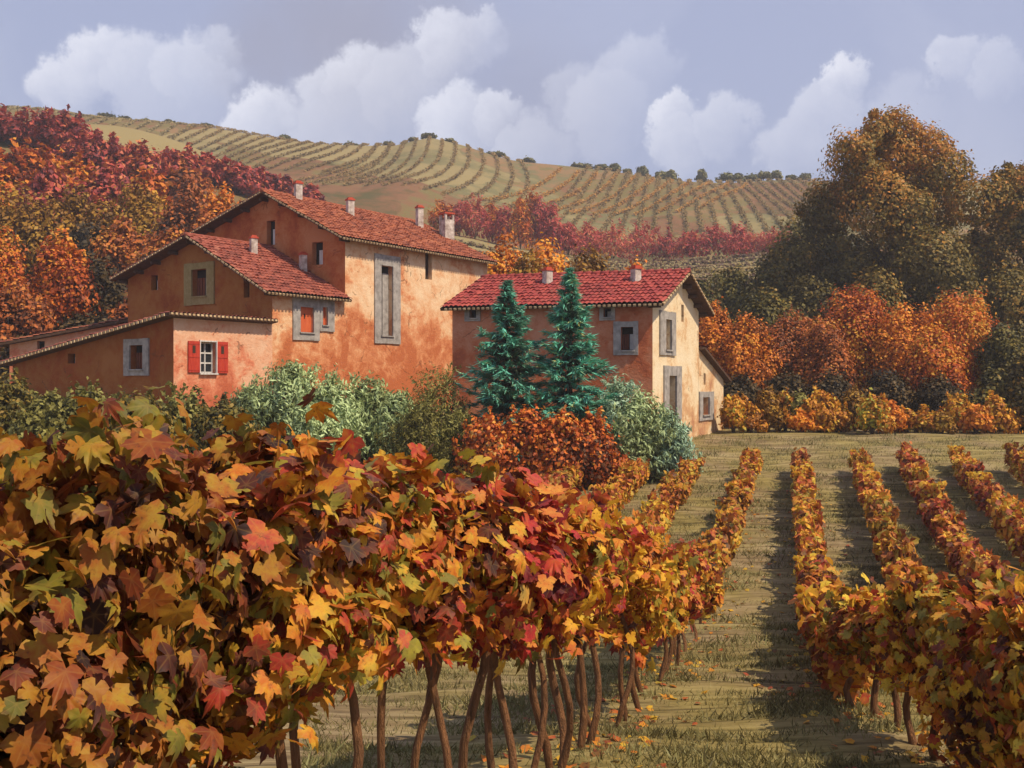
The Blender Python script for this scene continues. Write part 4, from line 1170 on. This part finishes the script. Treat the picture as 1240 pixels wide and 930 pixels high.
yB = [4.1, 4.65, 5.2, 5.75, 6.3, 6.85, 7.4, 7.95, 8.5, 9.1, 9.7, 10.3, 10.9, 11.6, 12.4, 13.2, 14.0]
y = 14.9
while y < 38.2: yB.append(y); y += .92
for i, y in enumerate(yB):
    x = float(row_x_B(y)); rot = math.atan2(1, float(row_x_B(y + .5) - row_x_B(y - .5)))
    lab = '%s vine from the near end of the row right of the grass lane' % ('first' if i == 0 else ORD[i])
    grp = 'vines in the row right of the grass lane'
    if y < 11.2:
        h1 = float(np.interp(y, [4, 6, 8, 11], [1.35, 1.45, 1.38, 1.2])) + rv.uniform(-.1, .14); h0 = rv.uniform(.5, .72) if y > 8.2 else .2
        mat = 'vine_red' if i in (0, 1) else ('vine_olive' if i % 2 == 0 else 'vine_bright')
        fo = vine_foliage(np.random.default_rng(1900 + i), 1050, h0, h1, .52, rv.uniform(.34, .48), .076, VINE, mat, nl=9)
        tr = vine_trunk(np.random.default_rng(70 + i), h0 + .15, .036, False, max(.2, (h1 - h0 - .3) / .9))
        to = tr.build('trunk', M['bark_vine'], None, (0, 0, 0)); td = to.data; bpy.data.objects.remove(to)
        place_vine(x, y, rot, fo, td, lab, grp)
    else:
        key = rv.choice(['gold', 'gold', 'gold', 'red', 'mix'])
        place_vine(x, y, rot + rv.choice([0, math.pi]), rv.choice(FAR[key]), rv.choice(TRUNKS_LOW), lab, grp, rv.uniform(.85, 1.1), rv.uniform(.82, 1.2))

# the other rows: x at y=37, slope, near end, palette
rowdefs = [(6.75, .285, 21, 37.5, 'first row left of the tall near row', ['gold', 'gold', 'mix']),
           (4.9, .285, 23, 37.8, 'second row left of the tall near row', ['gold', 'red', 'gold']),
           (2.75, .285, 25, 37, 'third row left of the tall near row', ['red', 'gold', 'mix']),
           (12.95, .30, 12.5, 38.5, 'second row right of the grass lane', ['gold', 'gold', 'olive']),
           (14.75, .315, 15, 38.8, 'third row right of the grass lane', ['gold', 'red', 'red']),
           (16.75, .33, 18, 39, 'fourth row right of the grass lane', ['gold', 'gold', 'red']),
           (18.9, .345, 25, 39, 'fifth row right of the grass lane', ['gold', 'olive'])]
for x37, slope, y0, y1, what, keys in rowdefs:
    y = y0; i = 0
    while y < y1:
        x = x37 + slope * (y - 37) + rv.uniform(-.06, .06)
        lab = '%s vine from the near end of the %s' % ('first' if i == 0 else ORD[i], what)
        place_vine(x, y, math.atan2(1, slope) + rv.choice([0, math.pi]), rv.choice(FAR[rv.choice(keys)]), rv.choice(TRUNKS_LOW), lab, 'vines in the ' + what, rv.uniform(.85, 1.1), rv.uniform(.82, 1.2))
        y += .95; i += 1

# ------------------------------------------------------------------ grass and fallen leaves (nobody could count them)
rng = np.random.default_rng(77)
n = 200000
yy = 5.5 + 42 * rng.random(n) ** 1.25
xx = (rng.random(n) * 1.15 - .42) * yy * .62 + .05 * yy
clump = np.sin(xx * 1.9 + np.sin(yy * 1.3) * 2) + np.sin(yy * 5.3 + np.sin(xx * .8) * 2) + rng.normal(size=n) * .9
ok = clump > .2
xx, yy = xx[ok], yy[ok]; n = len(xx)
P = np.stack([xx, yy, gh(xx, yy) + .03], 1)
Tt = np.array([0, 0, 1.]) + .75 * rvec(n, rng)
me = leaf_mesh('grass', P, np.array([0, -1., .3]) + .7 * rvec(n, rng), Tt, rng.uniform(.022, .055, n) * (1 + yy * .03) * (1 + 1.1 * (clump[ok] > 2.1)),
               (np.array([(-.1, -.4, 0), (.1, -.4, 0), (.02, .9, .15)]), np.array([(0, 1, 2)]), np.array([0, 0, 1.]), np.zeros(3)), rng.random(n), M['grass'])
tag(link('grass', me), 'short olive grass growing in tufts between the vine rows', 'grass', kind='stuff')
n = 1300
k = rng.random(n); side = rng.integers(0, 2, n)
yy = 6 + 30 * rng.random(n) ** 1.6
xx = np.where(side == 0, -1.9 + .29 * yy, row_x_B(yy)) + rng.normal(size=n) * .42
P = np.stack([xx, yy, gh(xx, yy) + .025], 1)
me = leaf_mesh('fallen_leaves', P, np.array([0, 0, 1.]) + .4 * rvec(n, rng), rvec(n, rng), rng.uniform(.04, .075, n), VINE_F, rng.random(n), M['vine_gold'])
tag(link('fallen_leaves', me), 'fallen yellow leaves scattered under the vines', 'leaves', kind='stuff')

# ------------------------------------------------------------------ autumn haze
hb = MB(); hb.box((0, 780, 45), (1650, 0, 0), (0, 880, 0), (0, 0, 55))
hm, hnt, hout = nmat('haze_air')
vol = N(hnt, 'ShaderNodeVolumePrincipled', ins={'Color': (.86, .88, .95, 1), 'Density': .0007, 'Anisotropy': .2})
hnt.links.new(vol.outputs[0], hout.inputs['Volume'])
tag(hb.build('haze', hm, None, (0, 780, 45)), kind='stuff')
